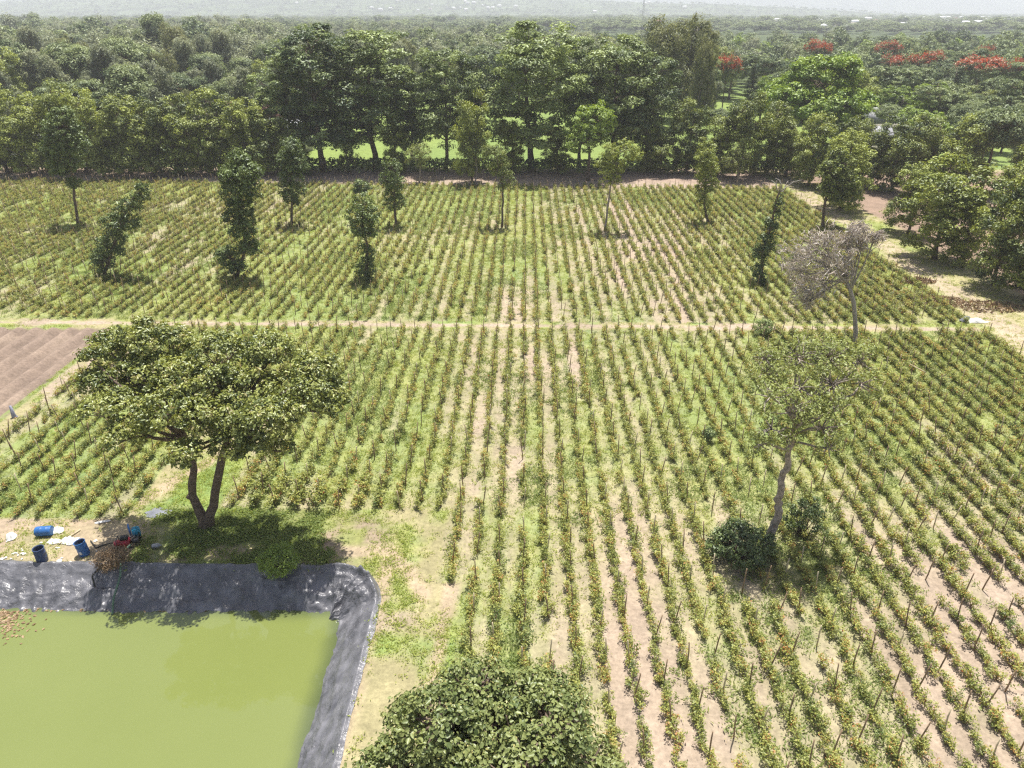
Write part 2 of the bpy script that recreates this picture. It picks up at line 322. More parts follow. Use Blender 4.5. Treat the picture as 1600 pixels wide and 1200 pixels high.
def ground_colour(x, y):
    n1 = fbm(x / 2.3, y / 2.3, 21, 4); n2 = fbm(x / 9.0, y / 9.0, 33, 3); n3 = fbm(x / 0.7, y / 0.7, 43, 2)
    soil = np.stack([0.365 + 0.14 * (n1 - .5), 0.290 + 0.11 * (n1 - .5), 0.220 + 0.09 * (n1 - .5)], -1)
    grass = np.stack([0.242 + 0.14 * (n2 - .5) + .10 * (n3 - .5), 0.292 + 0.06 * (n2 - .5) + .06 * (n3 - .5), 0.095 + 0.05 * (n2 - .5)], -1)
    dry = np.stack([0.32 + 0.1 * (n1 - .5), 0.285 + 0.08 * (n1 - .5), 0.155 + 0.05 * (n1 - .5)], -1)
    brown = np.stack([0.265 + 0.08 * (n1 - .5), 0.20 + 0.06 * (n1 - .5), 0.155 + 0.04 * (n1 - .5)], -1)
    lawn = np.stack([0.20 + 0.08 * (n2 - .5), 0.265 + 0.06 * (n2 - .5), 0.075 + 0 * n2], -1)
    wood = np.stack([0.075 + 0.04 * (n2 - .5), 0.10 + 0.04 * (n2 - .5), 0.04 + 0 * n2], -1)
    mix = lambda a, b, t: a * (1 - t[..., None]) + b * t[..., None]
    ga = grass_amount(x, y)
    c = mix(soil, grass, ga * 0.92)
    crop = crop_mask(x, y)
    # land around the pond and the drums: dry grass with green patches and trodden earth
    v = mix(dry, grass, sm(0.45, 0.62, fbm(x / 2.8, y / 2.8, 61, 4)))
    v = mix(v, soil, sm(0.60, 0.72, fbm(x / 3.5, y / 3.5, 71, 3)) * 0.9)
    tan = np.stack([0.37 + .1 * (n1 - .5), 0.29 + .08 * (n1 - .5), 0.20 + .05 * (n1 - .5)], -1)
    v = mix(v, tan, (1 - sm(-16.5, -13.5, x + 1.5 * n1)) * (1 - sm(26.0, 28, y)) * 0.75)
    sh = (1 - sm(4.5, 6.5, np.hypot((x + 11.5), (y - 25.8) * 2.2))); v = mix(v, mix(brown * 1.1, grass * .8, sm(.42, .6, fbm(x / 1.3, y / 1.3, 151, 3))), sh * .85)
    # footpath from the drums up between the blocks
    for (a, b, wd) in (((-24, 26.3), (-19.8, 27.4), .5), ((-19.8, 27.4), (-17.3, 32), .45), ((-17.3, 32), (-15.4, 37), .4), ((-15.4, 37), (-14.6, 50), .35), ((-3.4, 10), (-3.1, 23), .25), ((-6.4, 14), (-6.0, 24.4), .5), ((-14, 24.8), (-6, 25.1), .5), ((-6, 25.1), (-4.2, 22.4), .4)):
        a = np.array(a); b = np.array(b); ab = b - a; t = np.clip(((x - a[0]) * ab[0] + (y - a[1]) * ab[1]) / (ab @ ab), 0, 1)
        dd = np.hypot(x - a[0] - ab[0] * t, y - a[1] - ab[1] * t) + 0.25 * (n3 - .5)
        v = mix(v, tan * 1.03, (1 - sm(wd * 0.5, wd * 1.3, dd)) * 0.9)
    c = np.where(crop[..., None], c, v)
    # cross path
    cp = (1 - sm(0.12, 0.48, np.abs(y - 51.3) + 0.5 * (n3 - .5))) * (x < 36)
    c = mix(c, soil * 1.06, cp)
    # brown ploughed plot on the left, its weedy edge and earth strip
    px_edge = -31.3 + 0 * y; bp = (x < px_edge) & (y < 50.2)
    fur = 0.5 + 0.5 * np.cos(x / 1.35 * 2 * math.pi + 0.5 * n1)
    bc = brown * (0.78 + 0.22 * fur)[..., None] * .95; bc = mix(bc, soil, sm(.55, .8, n1) * 0.2)
    c = np.where(bp[..., None], bc, c)
    gs = (1 - sm(0.10, 0.26, np.abs(x - px_edge + .3 + .3 * (n3 - .5)))) * (y < 50)
    c = mix(c, np.stack([0.23 + 0 * x, 0.30 + 0 * x, 0.09 + 0 * x], -1), gs * .8)
    # earth track at the far end of the field
    yf = 103.5 - (x + 72) * 0.035
    tk = (y > yf - 0.4) & (x < 36 + (y - 100) * 1.5) & (y < 113)
    c = np.where(tk[..., None], mix(soil * 1.0, brown * 1.25, sm(1.5, 5, y - yf + 3 * (n2 - .5))), c)
    # pale grass verge on the right
    vg = (x > 35.3) & (y < 112) & (y > 20)
    vc = mix(dry * 1.15, grass, sm(0.48, 0.7, n2)); vc = mix(vc, soil * 1.15, (1 - sm(.8, 1.8, np.abs(x - 37.6 - 2 * (n2 - .5)))) * 0.75)
    c = np.where(vg[..., None], vc, c)
    er = sm(42.0, 43.0, x + 3.0 * (n2 - .5) + 2.5 * sm(80, 95, y)) * (y < 112)
    c = mix(c, np.stack([0.27 + .12 * (n1 - .5), 0.195 + .08 * (n1 - .5), 0.145 + .06 * (n1 - .5)], -1), er)
    # beyond the windbreak: lawn, then wood floor
    lw = sm(113, 115, y); c = mix(c, lawn, lw)
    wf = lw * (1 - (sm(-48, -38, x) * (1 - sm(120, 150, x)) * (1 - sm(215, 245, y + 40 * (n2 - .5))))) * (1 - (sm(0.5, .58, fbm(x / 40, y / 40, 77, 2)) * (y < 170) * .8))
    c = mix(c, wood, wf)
    return np.clip(c, 0.01, 0.9)
def ground_z(x, y):
    d = pond_d(x, y)
    z = 0.05 * (fbm(x / 3, y / 3, 11, 3) - .5) * (y < 125) 
    crop = crop_mask(x, y)
    z = z + np.where(crop, 0.045 * np.cos((x - OFF) / ROW * 2 * math.pi), 0)
    bp = (x < -31.8) & (y < 50.2); z = z + np.where(bp, 0.16 * np.cos(x / 1.35 * 2 * math.pi), 0)
    z = z - 0.30 + 0.30 * np.ones_like(x)
    z = np.where(d > 0.12, -0.78 * (d - 0.12) - 0.18, z)
    return np.maximum(z, -2.6)
def seg(a, b, s): return np.arange(a, b, s)
gx = np.concatenate([-np.geomspace(9000, 90, 34), seg(-84, -40, .5), seg(-40, 42, .25), seg(42, 62, .5), np.geomspace(62.5, 9000, 36)])
gy = np.concatenate([[-400, -150, -60, -25, -8, 0, 5], seg(8, 54, .25), seg(54, 126, .5), np.geomspace(126.5, 9000, 50)])
GXm, GYm = np.meshgrid(gx, gy); Zg = ground_z(GXm, GYm); Cg = ground_colour(GXm, GYm)
farm = sm(600, 4000, np.hypot(GXm, GYm)); Zg = Zg - farm * 10
nxg, nyg = len(gx), len(gy); idx = np.arange(nxg * nyg).reshape(nyg, nxg)
Qg = np.stack([idx[:-1, :-1], idx[:-1, 1:], idx[1:, 1:], idx[1:, :-1]], -1).reshape(-1, 4)
mg, N, L = newmat("ground_soil_and_grass")
va = N.new("ShaderNodeAttribute"); va.attribute_name = "gcol"
tc = N.new("ShaderNodeTexCoord")
n1 = N.new("ShaderNodeTexNoise"); n1.inputs["Scale"].default_value = 5.0; n1.inputs["Detail"].default_value = 9; n1.inputs["Roughness"].default_value = 0.72
n2 = N.new("ShaderNodeTexNoise"); n2.inputs["Scale"].default_value = 0.9; n2.inputs["Detail"].default_value = 7; n2.inputs["Roughness"].default_value = 0.7
L.new(tc.outputs["Object"], n1.inputs[0]); L.new(tc.outputs["Object"], n2.inputs[0])
r1 = N.new("ShaderNodeMapRange"); r1.inputs[1].default_value = 0.25; r1.inputs[2].default_value = 0.75; r1.inputs[3].default_value = 0.62; r1.inputs[4].default_value = 1.36
r2 = N.new("ShaderNodeMapRange"); r2.inputs[1].default_value = 0.3; r2.inputs[2].default_value = 0.7; r2.inputs[3].default_value = 0.80; r2.inputs[4].default_value = 1.18
L.new(n1.outputs["Fac"], r1.inputs[0]); L.new(n2.outputs["Fac"], r2.inputs[0])
mm = N.new("ShaderNodeMath"); mm.operation = 'MULTIPLY'; L.new(r1.outputs[0], mm.inputs[0]); L.new(r2.outputs[0], mm.inputs[1])
vs = N.new("ShaderNodeVectorMath"); vs.operation = 'SCALE'; L.new(va.outputs["Color"], vs.inputs[0]); L.new(mm.outputs[0], vs.inputs["Scale"])
pb = N.new("ShaderNodeBsdfPrincipled"); pb.inputs["Roughness"].default_value = 0.95; pb.inputs["Specular IOR Level"].default_value = 0.15
L.new(vs.outputs[0], pb.inputs["Base Color"])
bm_ = N.new("ShaderNodeBump"); bm_.inputs["Strength"].default_value = 0.7; bm_.inputs["Distance"].default_value = 0.06
L.new(n1.outputs["Fac"], bm_.inputs["Height"]); L.new(bm_.outputs[0], pb.inputs["Normal"])
oo = N.new("ShaderNodeOutputMaterial"); L.new(pb.outputs[0], oo.inputs[0])
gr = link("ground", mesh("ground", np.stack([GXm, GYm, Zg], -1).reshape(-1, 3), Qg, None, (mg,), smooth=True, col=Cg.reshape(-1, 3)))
tag(gr, "field soil, grass verges, tracks and lawns", kind="structure")

# ------------------------------------------------------------------ distant hills
def hills(name, cx, cy, rx, ry, h, seed, col, lab):
    n = 90; u = np.linspace(-1, 1, n); X, Y = np.meshgrid(u, u); r2_ = X ** 2 + Y ** 2
    Z = h * np.clip(1 - r2_, 0, 1) ** 1.1 * (0.55 + 0.75 * fbm(X * 3 + 9, Y * 3 + 9, seed, 5)) - 14
    V = np.stack([cx + X * rx, cy + Y * ry, Z], -1).reshape(-1, 3); ii = np.arange(n * n).reshape(n, n)
    Q = np.stack([ii[:-1, :-1], ii[:-1, 1:], ii[1:, 1:], ii[1:, :-1]], -1).reshape(-1, 4)
    m = solid(name, col, 0.95, 0.55, 0.012, 0.1)
    o = link(name, mesh(name, V, Q, None, (m,), smooth=True)); tag(o, lab, kind="structure")
    return cx, cy, rx, ry, h, seed
hillA = hills("hills", -900, 3900, 2900, 1200, 100, 3, (0.10, 0.13, 0.06), "long low hill with scattered houses in the haze")
hills("far_hills", -3600, 7400, 3600, 1400, 330, 8, (0.10, 0.12, 0.08), "faint hills on the left horizon")
hills("right_hills", 2300, 7200, 4300, 1400, 215, 12, (0.10, 0.12, 0.08), "faint long ridge on the right horizon")
def hill_z(x, y, H=hillA):
    cx, cy, rx, ry, h, s = H; X = (x - cx) / rx; Y = (y - cy) / ry
    return float(h * np.clip(1 - X ** 2 - Y ** 2, 0, 1) ** 1.1 * (0.55 + 0.75 * fbm(np.array(X * 3 + 9), np.array(Y * 3 + 9), s, 5)) - 14)

# ------------------------------------------------------------------ haze: one closed box of even air round everything below the sky
mh, N, L = newmat("haze_air")
pv = N.new("ShaderNodeVolumePrincipled"); pv.inputs["Density"].default_value = 0.00033; pv.inputs["Color"].default_value = (0.90, 0.915, 1.0, 1); pv.inputs["Anisotropy"].default_value = 0.0
ho = N.new("ShaderNodeOutputMaterial"); L.new(pv.outputs[0], ho.inputs["Volume"])
hz = MB().box((0, 4300, 168), (17600, 9500, 372)).build("haze", mh); tag(hz, "pale blue-white haze in the air over the plain", kind="stuff")

# ------------------------------------------------------------------ pond: liner and water
def liner():
    # path of the outer edge: down the right side, round the corner, along the far side
    pts = []
    for y in np.arange(5.0, POND_Y1 - 2.25, 0.05): pts.append((POND_X1, y, -1, 0))
    for a in np.linspace(0, math.pi / 2, 70): pts.append((POND_X1 - 2.25 + 2.25 * math.cos(a), POND_Y1 - 2.25 + 2.25 * math.sin(a), -math.cos(a), -math.sin(a)))
    for x in np.arange(POND_X1 - 2.30, -36, -0.05): pts.append((x, POND_Y1, 0, -1))
    P = np.array(pts); s = np.concatenate([[0], np.cumsum(np.hypot(*np.diff(P[:, :2], axis=0).T))])
    v = np.concatenate([np.linspace(-0.10, 2.1, 50)])
    S, Vv = np.meshgrid(s, v, indexing='ij'); sc_ = s[len(np.arange(5.0, POND_Y1 - 2.25, 0.05))] + 1.75
    side = 1 - sm(sc_ - 2.4, sc_ - 1.2, S)
    edge = 0.22 * (fbm(S / 1.1, S * 0, 51, 3) - .5); Vw = Vv + edge * (1 - sm(0, 1.2, Vv))
    # corner: inward vectors converge, keep the offset shape rounded
    X = P[:, 0][:, None] + P[:, 2][:, None] * Vw; Y = P[:, 1][:, None] + P[:, 3][:, None] * Vw
    z = 0.05 - 0.76 * np.maximum(Vw - 0.12, 0) - 0.02 * (Vw < 0.05)
    # wrinkles: folds that run along the bank, gathers that run down it, radial folds at the corner
    def ridge(a, b, seed): return 1 - np.abs(2 * fbm(a, b, seed, 3) - 1)
    along = ridge(S / 2.0 + 1.6 * fbm(S / 3, Vv, 5, 2), Vv * 1.7 + .8 * fbm(S / 1.5, Vv, 55, 2), 15) ** 2.2
    down = ridge(S * 1.5 + 0.9 * Vv * (fbm(S / 2, S * 0, 6, 2) - .3), Vv * 0.55, 25) ** 4
    fine = ridge(S * 3.1, Vv * 2.9, 35) ** 2
    cw = np.exp(-((S - sc_) / 1.5) ** 2); amp = 0.55 + 0.9 * cw + 0.5 * sm(0.5, 1.3, Vv) ; amp = amp * (1 - .55 * side)
    rad = ridge(S * 2.3 + (Vv) * 0.35, Vv * 0.3, 45) ** 4
    dz = amp * (0.19 * along + 0.12 * down + 0.05 * fine) + cw * 0.15 * rad
    dz *= sm(-0.1, 0.12, Vv) * 1.0
    z = z + dz
    Pn = np.stack([X, Y, z], -1).reshape(-1, 3); a, b = S.shape; ii = np.arange(a * b).reshape(a, b)
    Q = np.stack([ii[:-1, :-1], ii[:-1, 1:], ii[1:, 1:], ii[1:, :-1]], -1).reshape(-1, 4)
    m, N, L = newmat("pond_liner_plastic")
    tc = N.new("ShaderNodeTexCoord"); nz = N.new("ShaderNodeTexNoise"); nz.inputs["Scale"].default_value = 1.6; nz.inputs["Detail"].default_value = 8; nz.inputs["Roughness"].default_value = .65
    L.new(tc.outputs["Object"], nz.inputs[0])
    cr = N.new("ShaderNodeValToRGB"); cr.color_ramp.elements[0].color = (0.080, 0.081, 0.090, 1); cr.color_ramp.elements[1].color = (0.205, 0.204, 0.220, 1)
    cr.color_ramp.elements[0].position = .35; cr.color_ramp.elements[1].position = .7; L.new(nz.outputs["Fac"], cr.inputs[0])
    p = N.new("ShaderNodeBsdfPrincipled"); p.inputs["Roughness"].default_value = 0.33; p.inputs["Specular IOR Level"].default_value = 0.6
    L.new(cr.outputs[0], p.inputs["Base Color"])
    b1 = N.new("ShaderNodeTexNoise"); b1.inputs["Scale"].default_value = 5.5; b1.inputs["Detail"].default_value = 5; b1.inputs["Distortion"].default_value = 1.2; L.new(tc.outputs["Object"], b1.inputs[0])
    bp = N.new("ShaderNodeBump"); bp.inputs["Strength"].default_value = 0.5; bp.inputs["Distance"].default_value = 0.06; L.new(b1.outputs["Fac"], bp.inputs["Height"])
    vo = N.new("ShaderNodeTexVoronoi"); vo.feature = 'DISTANCE_TO_EDGE'; vo.inputs["Scale"].default_value = 1.0
    dn = N.new("ShaderNodeMix"); dn.data_type = 'VECTOR'; dn.inputs[0].default_value = .35; L.new(tc.outputs["Object"], dn.inputs[4]); L.new(b1.outputs["Color"], dn.inputs[5]); L.new(dn.outputs[1], vo.inputs["Vector"])
    mr = N.new("ShaderNodeMapRange"); mr.inputs[2].default_value = .16; L.new(vo.outputs["Distance"], mr.inputs[0])
    b2 = N.new("ShaderNodeBump"); b2.inputs["Strength"].default_value = 0.42; b2.inputs["Distance"].default_value = 0.05; b2.invert = True
    L.new(mr.outputs[0], b2.inputs["Height"]); L.new(bp.outputs[0], b2.inputs["Normal"]); L.new(b2.outputs[0], p.inputs["Normal"])
    o = N.new("ShaderNodeOutputMaterial"); L.new(p.outputs[0], o.inputs[0])
    ob = link("pond_liner", mesh("pond_liner", Pn, Q, None, (m,), smooth=True))
    tag(ob, "wrinkled dark grey plastic liner covering the banks of the green pond", "pond liner")
liner()
mw, N, L = newmat("pond_water")
tc = N.new("ShaderNodeTexCoord"); nz = N.new("ShaderNodeTexNoise"); nz.inputs["Scale"].default_value = 0.25; nz.inputs["Detail"].default_value = 4; L.new(tc.outputs["Object"], nz.inputs[0])
cr = N.new("ShaderNodeValToRGB"); cr.color_ramp.elements[0].color = (0.160, 0.192, 0.052, 1); cr.color_ramp.elements[1].color = (0.188, 0.218, 0.068, 1)
L.new(nz.outputs["Fac"], cr.inputs[0])
wa = N.new("ShaderNodeAttribute"); wa.attribute_name = "gcol"; wm_ = N.new("ShaderNodeMix"); wm_.data_type = 'RGBA'
L.new(wa.outputs["Fac"], wm_.inputs[0]); L.new(cr.outputs[0], wm_.inputs["A"]); wm_.inputs["B"].default_value = (0.055, 0.075, 0.04, 1)
p = N.new("ShaderNodeBsdfPrincipled"); p.inputs["Roughness"].default_value = 0.035; p.inputs["IOR"].default_value = 1.6; L.new(wm_.outputs["Result"], p.inputs["Base Color"])
b1 = N.new("ShaderNodeTexNoise"); b1.inputs["Scale"].default_value = 1.5; b1.inputs["Detail"].default_value = 3; L.new(tc.outputs["Object"], b1.inputs[0])
bp = N.new("ShaderNodeBump"); bp.inputs["Strength"].default_value = 0.04; bp.inputs["Distance"].default_value = 0.05; L.new(b1.outputs["Fac"], bp.inputs["Height"]); L.new(bp.outputs[0], p.inputs["Normal"])
o_ = N.new("ShaderNodeOutputMaterial"); L.new(p.outputs[0], o_.inputs[0])
wx_ = np.arange(-36, -6.3, .2); wy_ = np.arange(4, 23.5, .2); WX, WY = np.meshgrid(wx_, wy_); ii = np.arange(WX.size).reshape(WX.shape)
Qw = np.stack([ii[:-1, :-1], ii[:-1, 1:], ii[1:, 1:], ii[1:, :-1]], -1).reshape(-1, 4)
shal = (1 - sm(1.45, 2.3, pond_d(WX, WY) + .35 * (fbm(WX / .9, WY / .9, 161, 3) - .5))) * .75          # shallow water over the dark liner
wt = link("water", mesh("water", np.stack([WX, WY, WX * 0 - 1.0], -1).reshape(-1, 3), Qw, None, (mw,), col=np.repeat(shal.reshape(-1, 1), 3, 1)))
tag(wt, "still algae-green pond water", kind="structure")

# ------------------------------------------------------------------ instanced masses
def stuff(name, label, P, rot, scl, variants, vidx):
    me = D.meshes.new(name); P = np.asarray(P, np.float32); me.vertices.add(len(P)); me.vertices.foreach_set("co", P.ravel())
    for nm, ty, dat, key in (("rot", 'FLOAT_VECTOR', rot, "vector"), ("scl", 'FLOAT_VECTOR', scl, "vector"), ("vid", 'INT', vidx, "value")):
        a = me.attributes.new(nm, ty, 'POINT'); a.data.foreach_set(key, np.asarray(dat, np.int32 if ty == 'INT' else np.float32).ravel())
    ob = link(name, me); tag(ob, label, kind="stuff")
    col = D.collections.new(name + "_kinds")
    for i, vm in enumerate(variants):
        vo = D.objects.new("%s_kind_%02d" % (name, i), vm); col.objects.link(vo)
    g = D.node_groups.new(name, 'GeometryNodeTree')
    g.interface.new_socket("Geometry", in_out='INPUT', socket_type='NodeSocketGeometry'); g.interface.new_socket("Geometry", in_out='OUTPUT', socket_type='NodeSocketGeometry')
    gi = g.nodes.new("NodeGroupInput"); go = g.nodes.new("NodeGroupOutput")
    ci = g.nodes.new("GeometryNodeCollectionInfo"); ci.inputs[0].default_value = col; ci.inputs["Separate Children"].default_value = True; ci.inputs["Reset Children"].default_value = True
    mp = g.nodes.new("GeometryNodeMeshToPoints")
    ip = g.nodes.new("GeometryNodeInstanceOnPoints"); ip.inputs["Pick Instance"].default_value = True
    def attr(nm, ty):
        n = g.nodes.new("GeometryNodeInputNamedAttribute"); n.data_type = ty; n.inputs[0].default_value = nm; return [o for o in n.outputs if o.enabled][0]
    g.links.new(gi.outputs[0], mp.inputs[0]); g.links.new(mp.outputs[0], ip.inputs["Points"]); g.links.new(ci.outputs[0], ip.inputs["Instance"])
    g.links.new(attr("vid", 'INT'), ip.inputs["Instance Index"]); g.links.new(attr("scl", 'FLOAT_VECTOR'), ip.inputs["Scale"])
    g.links.new(attr("rot", 'FLOAT_VECTOR'), ip.inputs["Rotation"]); g.links.new(ip.outputs[0], go.inputs[0])
    md = ob.modifiers.new("spread", 'NODES'); md.node_group = g
    return ob

# ------------------------------------------------------------------ tomato plants and their stakes
def tomato_variant(seed, n=110, hgt=0.62, wid=0.30, leafs=0.10):
    rng = np.random.default_rng(seed); cl = 9
    cc = np.stack([rng.normal(size=cl) * wid * 0.24, rng.normal(size=cl) * 0.2, hgt * (0.22 + 0.72 * rng.random(cl))], 1)
    ci = rng.integers(0, cl, n); P = cc[ci] + np.clip(rng.normal(size=(n, 3)), -1.35, 1.35) * np.array([0.085, 0.11, 0.078]); P[:, 2] = np.clip(P[:, 2], 0.03, None)
    Nn = rng.normal(size=(n, 3)) * 0.6 + [0, 0, 0.9]
    V, T, f = leaf_arrays(rng, P, leafs * (0.7 + 0.8 * rng.random(n)), Nn, 0.55)
    tint = np.clip(0.5 * rng.random(cl)[ci] + 0.55 * rng.random(n), 0, 1)
    return V, T, np.repeat(tint, f), cc
def fruit(rng, cc):
    t = (1 + 5 ** .5) / 2
    c = cc[rng.integers(0, len(cc))] * [1.1, 1.0, 0.75]; mb = MB()
    for q in range(rng.integers(2, 5)):
        p = c + np.clip(rng.normal(size=3), -1, 1) * [0.03, 0.03, 0.03]; r = 0.028 + 0.010 * rng.random()
        mb.add(p + r * np.array([(1, 0, 0), (0, 1, 0), (-1, 0, 0), (0, -1, 0), (0, 0, .8), (0, 0, -.8), ]), (), [(0, 1, 4), (1, 2, 4), (2, 3, 4), (3, 0, 4), (1, 0, 5), (2, 1, 5), (3, 2, 5), (0, 3, 5)])
    return mb
tom_near = []; tom_all = []
for s in range(9):
    rng = np.random.default_rng(400 + s)
    V, T, ti, cc = tomato_variant(100 + s, 200, 0.46 + 0.04 * (s % 5), 0.30, 0.085)
    st = MB()
    for q in range(9): limb(st, rng, (rng.normal() * .03, rng.normal() * .05, 0), cc[q] , 0.012, 0.006, 4, 0.05, 4)
    sv = np.concatenate(st.V); nb = len(V); sf = np.concatenate(st.Q); stt = np.concatenate(st.T)
    tr = np.concatenate([T, stt + nb]); q_ = sf + nb
    V2 = np.concatenate([V, sv])
    mi = np.concatenate([np.ones(len(q_)), np.zeros(len(T)), np.ones(len(stt))])
    tn = np.concatenate([np.zeros(len(q_)), ti, np.zeros(len(stt))])
    fol = mesh("foliage", V2, q_, tr, (M['leaf_tomato'], M['stake']), midx=mi, tint=tn)
    nf = [0, 2, 1, 0, 3, 1, 0, 2, 1][s]; fr = [fruit(rng, cc) for _ in range(nf)]
    tom_near.append((fol, [x.mesh("fruit_cluster", M['tomato']) for x in fr]))
    # the same plant in one mesh for the mass beyond the nearest
    Vs = [V2]; Ts = [tr]; n0 = len(V2); mi2 = [mi]; tn2 = [tn]
    for x in fr:
        vv = np.concatenate(x.V); tt = np.concatenate(x.T); Vs.append(vv); Ts.append(tt + n0); n0 += len(vv); mi2.append(np.full(len(tt), 2)); tn2.append(np.zeros(len(tt)))
    tom_all.append(mesh("tomato_plant_kind", np.concatenate(Vs), q_, np.concatenate(Ts), (M['leaf_tomato'], M['stake'], M['tomato']), midx=np.concatenate(mi2), tint=np.concatenate(tn2)))
def stake_mesh(seed, mat, h=1.15, r=0.028):
    rng = np.random.default_rng(seed); lean = rng.normal(size=2) * 0.03
    z = np.linspace(-0.05, h, 4); P = np.stack([lean[0] * z * 1.5 + rng.normal(size=4) * .006, lean[1] * z * 1.5 + rng.normal(size=4) * .006, z], 1)
    return MB().tube(P, [r * 1.05, r, r * .95, r * .85], 6).mesh("wooden_stake", mat)
stk = [stake_mesh(i, M['stake'] if i % 4 else M['stake_pale'], 1.12 + 0.08 * (i % 4)) for i in range(8)]
rng = np.random.default_rng(7)
pl = []; sk = []
for k in range(-78, 36):
    x = k * ROW + OFF
    ys = np.arange(12.8, 104.5, 0.37) + rng.normal(size=len(np.arange(12.8, 104.5, 0.37))) * 0.09
    xx = x + rng.normal(size=len(ys)) * 0.06 + 0.12 * (fbm(ys / 6, ys * 0 + k * 3.3, 17, 2) - .5)
    miss = fbm(ys / 1.6, ys * 0 + k * 5.1, 27, 2) > (0.70 - 0.07 * sm(25, 60, ys) * (x < 8))
    ok = crop_mask(xx, ys) & ~miss; px, py, cz = proj(np.stack([xx, ys, 0 * ys + .3], 1))
    ok &= (px > -60) & (px < 1660) & (py < 1260)
    pl.append(np.stack([xx[ok], ys[ok]], 1))
    ys = np.arange(13.1 + (k % 3) * .5, 104, 1.9); ys = ys + rng.normal(size=len(ys)) * 0.15; xx = x + 0.07 + rng.normal(size=len(ys)) * 0.05
    ok = crop_mask(xx, ys); px, py, cz = proj(np.stack([xx, ys, 0 * ys + .3], 1)); ok &= (px > -60) & (px < 1660) & (py < 1260) & (rng.random(len(ys)) < 0.95)
    sk.append(np.stack([xx[ok], ys[ok]], 1))
pl = np.concatenate(pl); sk = np.concatenate(sk)
# end stakes of the far block along the track
def split_near(A, n=300):
    P = np.column_stack([A, np.full(len(A), .3)]); px, py, cz = proj(P)
    vis = (px > 0) & (px < 1600) & (py < 1198) & ~((px > 560) & (px < 985) & (py > 1010))
    o = np.argsort(np.where(vis, cz, 1e9)); return A[o[:n]], A[o[n:]]
pn, pf = split_near(pl); sn, sf_ = split_near(sk)
def plant_scale(A, rng):
    s = 0.85 + 0.45 * fbm(A[:, 0] / 5, A[:, 1] / 5, 81, 3) + 0.12 * rng.normal(size=len(A)); s = s * .78 * (1 + 0.14 * sm(12, 32, A[:, 0])) 
    s = s * (1 + .45 * ((A[:, 1] < 30.2) & (A[:, 1] > 27) & (A[:, 0] > -14.2) & (A[:, 0] < -7.2)))
    return np.clip(s, 0.6, 1.8)
ps = plant_scale(pn, rng)
for i, (x, y) in enumerate(pn):
    v = int(rng.integers(0, 9)); e = link("tomato_plant", tom_near[v][0], None, (x, y, float(ground_z(np.array(x), np.array(y))))); e.rotation_euler = (0, 0, float(rng.choice([0, math.pi]) + rng.normal() * .35)); s = float(ps[i]); e.scale = (s, s, s)
    tag(e, "knee-high yellowing tomato plant in the rows nearest the camera", "tomato plant", "tomato plants in the nearest rows")
    for fm in tom_near[v][1]: link("fruit_cluster", fm, e)
for i, (x, y) in enumerate(sn):
    e = link("wooden_stake", stk[int(rng.integers(0, 8))], None, (x, y, float(ground_z(np.array(x), np.array(y))))); e.rotation_euler = (rng.normal() * .05, rng.normal() * .06, rng.random() * 6)
    tag(e, "thin upright wooden stake in the nearest tomato rows", "stake", "stakes in the nearest tomato rows")
nP = len(pf); rz = rng.choice([0, math.pi], nP) + rng.normal(size=nP) * .35; s = plant_scale(pf, rng)
stuff("tomato_rows", "long rows of staked tomato plants across the field", np.column_stack([pf, ground_z(pf[:, 0], pf[:, 1])]), np.column_stack([0 * rz, 0 * rz, rz]), np.column_stack([s, s, s]), tom_all, rng.integers(0, 9, nP))
nS = len(sf_); rr = np.column_stack([rng.normal(size=nS) * .05, rng.normal(size=nS) * .06, rng.random(nS) * 6])
stuff("field_stakes", "thin wooden stakes throughout the tomato rows", np.column_stack([sf_, ground_z(sf_[:, 0], sf_[:, 1])]), rr, np.ones((nS, 3)), stk, rng.integers(0, 8, nS))

# ------------------------------------------------------------------ grass and weeds
def tuft(seed, n, spread, hgt, mat, name="tuft"):
    rng = np.random.default_rng(seed); P = np.column_stack([rng.normal(size=(n, 2)) * spread, rng.random(n) * hgt * .5 + hgt * .25])
    Nn = np.column_stack([rng.normal(size=(n, 2)), rng.normal(size=n) * .5 + 1.3])
    V, T, f = leaf_arrays(rng, P, hgt * (0.8 + rng.random(n)), Nn, 0.30, axis=(0, 0, 1.2), axis_w=.25)
    return mesh(name, V, None, T, (mat,), tint=np.repeat(np.clip(.35 * rng.random() + .65 * rng.random(n), 0, 1), f))
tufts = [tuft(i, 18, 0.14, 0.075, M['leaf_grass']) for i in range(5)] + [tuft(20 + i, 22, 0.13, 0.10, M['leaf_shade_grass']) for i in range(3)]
rng = np.random.default_rng(99); n = 260000
x = rng.random(n) * 120 - 78; y = 13.5 + rng.random(n) * 90
y = 13.5 + 90 * rng.random(n) ** 1.25
px, py, cz = proj(np.column_stack([x, y, 0 * x])); ga = grass_amount(x, y); cm = crop_mask(x, y)
other = sm(0.42, 0.62, fbm(x / 2.8, y / 2.8, 61, 4)) * 0.7 + 0.05
dens = np.where(cm, ga * .5, other); dens = np.where((x < -31.0) & (y < 50.4), (np.abs(x + 31.6) < .14) * .5, dens)
dens = np.where((np.abs(y - 51.3) < .6), 0.04, dens); dens = np.where(x > 35.3, .22, dens); dens = np.where((x > 42), .1, dens)
dens = np.where((y > 103.5 - (x + 72) * 0.035) & (x < 36), 0.02, dens)
dens = np.where((x < -14.5) & (y < 27) & (y > 23), other * 0.5, dens)
ok = (px > -30) & (px < 1630) & (py < 1240) & (pond_d(x, y) < -0.05) & (rng.random(n) < dens)
x, y = x[ok], y[ok]; n = len(x); s = 0.6 + 0.8 * rng.random(n)
